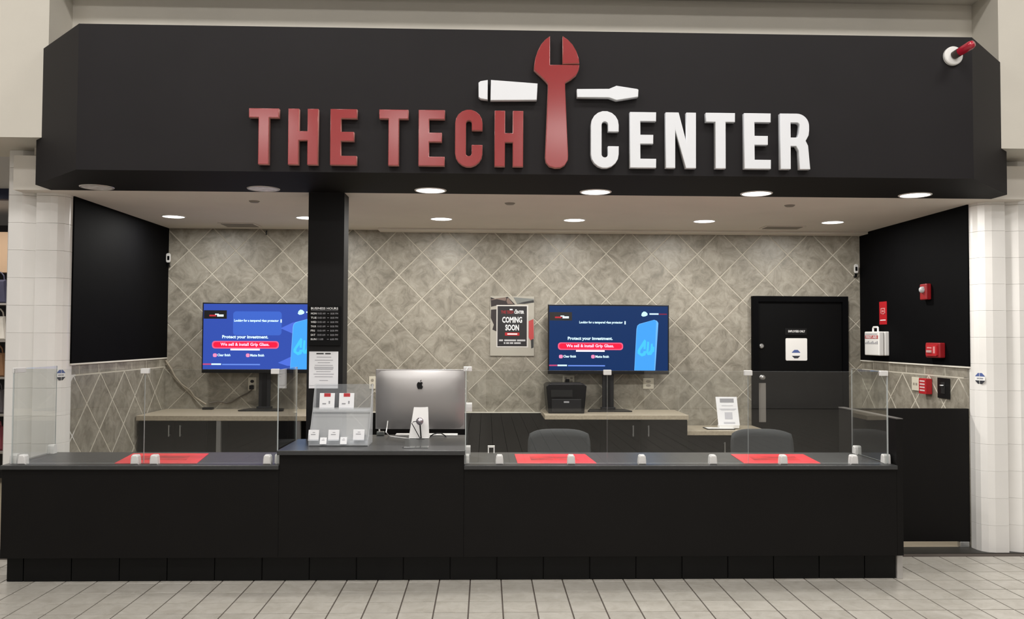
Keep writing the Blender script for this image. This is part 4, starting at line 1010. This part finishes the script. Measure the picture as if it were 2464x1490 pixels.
# ------------------------------------------------------------------ white sign and tablet on low worktop
ZL = .742
q = P(1735, 1034, Z=ZL)
tb = bx('tablet', BLACKPL, P(1700, 1030, Y=q.y).x, P(1768, 1030, Y=q.y).x, q.y-.02, q.y+.14, ZL, ZL+.009, bevel=.002); tag(tb, 'thin tablet lying flat on the low worktop under the white sign', 'tablet')
bx('screen', WHITEPL, P(1703, 1030, Y=q.y).x, P(1766, 1030, Y=q.y).x, q.y-.012, q.y+.13, ZL+.009, ZL+.0098, tb)
A = P(1721, 955, Y=q.y+.1); B = P(1781, 1024, Y=q.y+.02)
root = empty('counter_sign', ((A.x+B.x)/2, q.y+.08, ZL), 'white printed sign leaning in a stand on the low worktop', 'sign')
za = A.z; zb = ZL+.035; ya_, yb_ = q.y+.03, q.y+.09
sl = math.hypot(yb_-ya_, za-zb); fr = (Vector((A.x, ya_, zb)), Vector((1, 0, 0)), Vector((0, (yb_-ya_)/sl, (za-zb)/sl)), Vector((0, -(za-zb)/sl, (yb_-ya_)/sl)))
W_ = B.x-A.x
MB().prism([(.012, 0), (W_, 0), (W_-.012, sl), (0, sl)], *fr, -.004, 0).build('sheet', PAPER, root)
flat('heading', [rectp(W_*.18, sl*.80, W_*.80, sl*.94)], fr, INKG, root, .001)
flat('print', [rectp(W_*.25, sl*.68, W_*.75, sl*.70), rectp(W_*.15, sl*.56, W_*.88, sl*.585), rectp(W_*.2, sl*.53, W_*.82, sl*.545), rectp(W_*.3, sl*.06, W_*.8, sl*.12)], fr, mat('pale_ink', (.5, .5, .54), .8), root, .001)
flat('grey_square', [rectp(W_*.36, sl*.22, W_*.70, sl*.46)], fr, mat('pale_ink', (.5, .5, .54), .8), root, .001)
MB().prism(rectp(.02, 0, W_-.005, .06), Vector((A.x, ya_+.0, ZL)), (1, 0, 0), (0, 1, 0), (0, 0, 1), .0102, .04).build('stand', WHITEPL, root)
# little white bracket at the back edge of the counter
q = P(1182, 1091, Z=ZD); q = Vector((q.x, 6.20, ZD))
MB().box(q.x-.025, q.x-.016, q.y, q.y+.03, ZD, ZD+.052).box(q.x+.016, q.x+.025, q.y, q.y+.03, ZD, ZD+.052).box(q.x-.016, q.x+.016, q.y, q.y+.03, ZD+.040, ZD+.052).build('cable_bracket', WHITEPL); tag(bpy.data.objects['cable_bracket'], 'tiny white arch bracket at the back of the right counter', 'bracket')

# ------------------------------------------------------------------ office chairs
def chair(px0, px1, label):
    x0, x1 = P(px0, 1045, Y=7.0).x, P(px1, 1045, Y=7.0).x
    xc, hw = (x0+x1)/2, (x1-x0)/2; ztop = P((px0+px1)/2, 1035, Y=7.0).z
    root = empty('office_chair', (xc, 6.78, 0), label, 'chair', 'chairs behind the counter')
    vs = []; fs = []; nu, nv = 14, 8; zb = ztop-.46
    for side in (0, 1):
        for j in range(nv+1):
            for i in range(nu+1):
                u = -1+2*i/nu; v = j/nv
                wd = hw*(.80+.2*min(1, v*1.6)) * (1-.06*max(0, v-.85)/.15)
                z = zb+(ztop-zb)*v - (.030*abs(u)**4*v)
                y = 7.02 - .06*u*u + .05*(v-.5) + (.0 if side == 0 else .055*(1-.6*abs(u)**4))
                vs.append((xc+u*wd, y, z))
    m_ = (nu+1)*(nv+1)
    for j in range(nv):
        for i in range(nu):
            q_ = j*(nu+1)+i; fs.append((q_, q_+1, q_+nu+2, q_+nu+1)); fs.append((m_+q_, m_+q_+nu+1, m_+q_+nu+2, m_+q_+1))
    for i in range(nu):
        fs.append((i, m_+i, m_+i+1, i+1)); q_ = nv*(nu+1)+i; fs.append((q_, q_+1, m_+q_+1, m_+q_))
    for j in range(nv):
        q_ = j*(nu+1); fs.append((q_, q_+nu+1, m_+q_+nu+1, m_+q_)); q_ += nu; fs.append((q_, m_+q_, m_+q_+nu+1, q_+nu+1))
    MB().add(vs, fs).build('backrest', GREYFAB, root, smooth=True)
    MB().prism(rrect(-.24, -.23, .24, .23, .08), (xc, 6.78, .40), (1, 0, 0), (0, 1, 0), (0, 0, 1), 0, .08, ch=.02).build('seat', GREYFAB, root)
    MB().tube([(xc, 6.9, .395), (xc, 7.08, .39), (xc, 7.12, .46), (xc, 7.09, zb+.16)], .018, 8).build('back_support', BLACKPL, root)
    MB().tube([(xc, 6.78, .40), (xc, 6.78, .10)], .025, 12).build('gas_lift', BLACKPL, root)
    for k in range(5):
        t = 2*math.pi*k/5+.3; e_ = Vector((xc+.28*math.cos(t), 6.78+.28*math.sin(t), .075))
        lg = MB().tube([(xc, 6.78, .11), e_], [.022, .014], 8).build('base_arm', BLACKPL, root)
        MB().lathe([(.012, -.012), (.027, -.010), (.027, .010), (.012, .012)], (e_.x, e_.y, .03), (-math.sin(t), math.cos(t), 0), 14).build('caster', BLACKPL, lg)
chair(1270, 1420, 'grey office chair behind the right counter, nearer the computer')
chair(1757, 1907, 'grey office chair behind the right counter, in front of the black door')

# ------------------------------------------------------------------ neighbouring store seen past the left column
ns = MB().box(-7.5, -3.55, 11.0, 11.1, 0, 4.3).build('wall_store_back', mat('store_wall', (.05, .045, .045), .7)); tag(ns, 'dark back wall of the neighbouring store', kind='structure')
nh = MB().box(-7.5, -3.6, 8.2, 8.3, 2.9, 4.3).build('wall_store_header', mat('store_navy', (.012, .018, .05), .6)); tag(nh, 'navy header inside the neighbouring store', kind='structure')
nc = MB().box(-7.5, -3.55, 6.62, 11.0, 3.0, 3.05).build('ceiling_store', mat('store_ceiling', (.55, .54, .54), .8)); tag(nc, 'pale ceiling of the neighbouring store', kind='structure')
area('store_light', (-5.4, 8.6, 2.95), 1.2, 1.2, 40, (1, .95, .88))
du = empty('display_unit', (-5.3, 9.6, 0), 'tall dark display unit with shelves of goods in the neighbouring store', 'display unit')
bx('back_board', mat('unit_black', (.02, .018, .018), .5), -6.2, -4.5, 9.78, 9.82, 0, 2.6, du)
bx('header_panel', mat('unit_tan', (.40, .27, .17), .6), -6.2, -4.5, 9.6, 9.78, 2.30, 2.75, du)
zsh = (.35, .75, 1.15, 1.55, 1.95)
for z in zsh: bx('shelf', mat('unit_shelf', (.30, .28, .26), .5), -6.2, -4.5, 9.35, 9.78, z-.02, z, du)
cols = [((.75, .72, .66), 'white'), ((.03, .03, .06), 'navy'), ((.55, .52, .38), 'cream'), ((.25, .05, .07), 'maroon'), ((.10, .09, .10), 'charcoal'), ((.30, .16, .08), 'brown')]
k = 0; seenlab = set()
shn = ('bottom', 'second', 'third', 'fourth', 'top')
for zi, z in enumerate(zsh):
    for i, x in enumerate((-5.72, -5.36, -5.0)):
        c_, cn = cols[(k*2+zi+i) % 6]; k += 1
        m_ = mat('bag_'+cn, c_, .6, var=.15)
        wd = .13; hh = .20+.03*((k*7) % 3)
        root = empty('handbag', (x, 9.5, z), '%s handbag %s on the %s shelf of the neighbouring store' % (cn, ('at the left', 'in the middle', 'at the right')[i], shn[zi]), 'handbag', 'handbags in the neighbouring store')
        MB().prism([(-wd, 0), (wd, 0), (wd*.82, hh), (-wd*.82, hh)], (x, 9.5, z), (1, 0, 0), (0, 0, 1), (0, -1, 0), -.06, .06, ch=.02).build('body', m_, root)
        MB().tube([(x-.07, 9.5, z+hh-.01)]+[(x+.07*math.cos(math.pi-t*math.pi/6), 9.5, z+hh+.09*math.sin(t*math.pi/6)) for t in range(1, 6)]+[(x+.07, 9.5, z+hh-.01)], .008, 6).build('strap', m_, root)
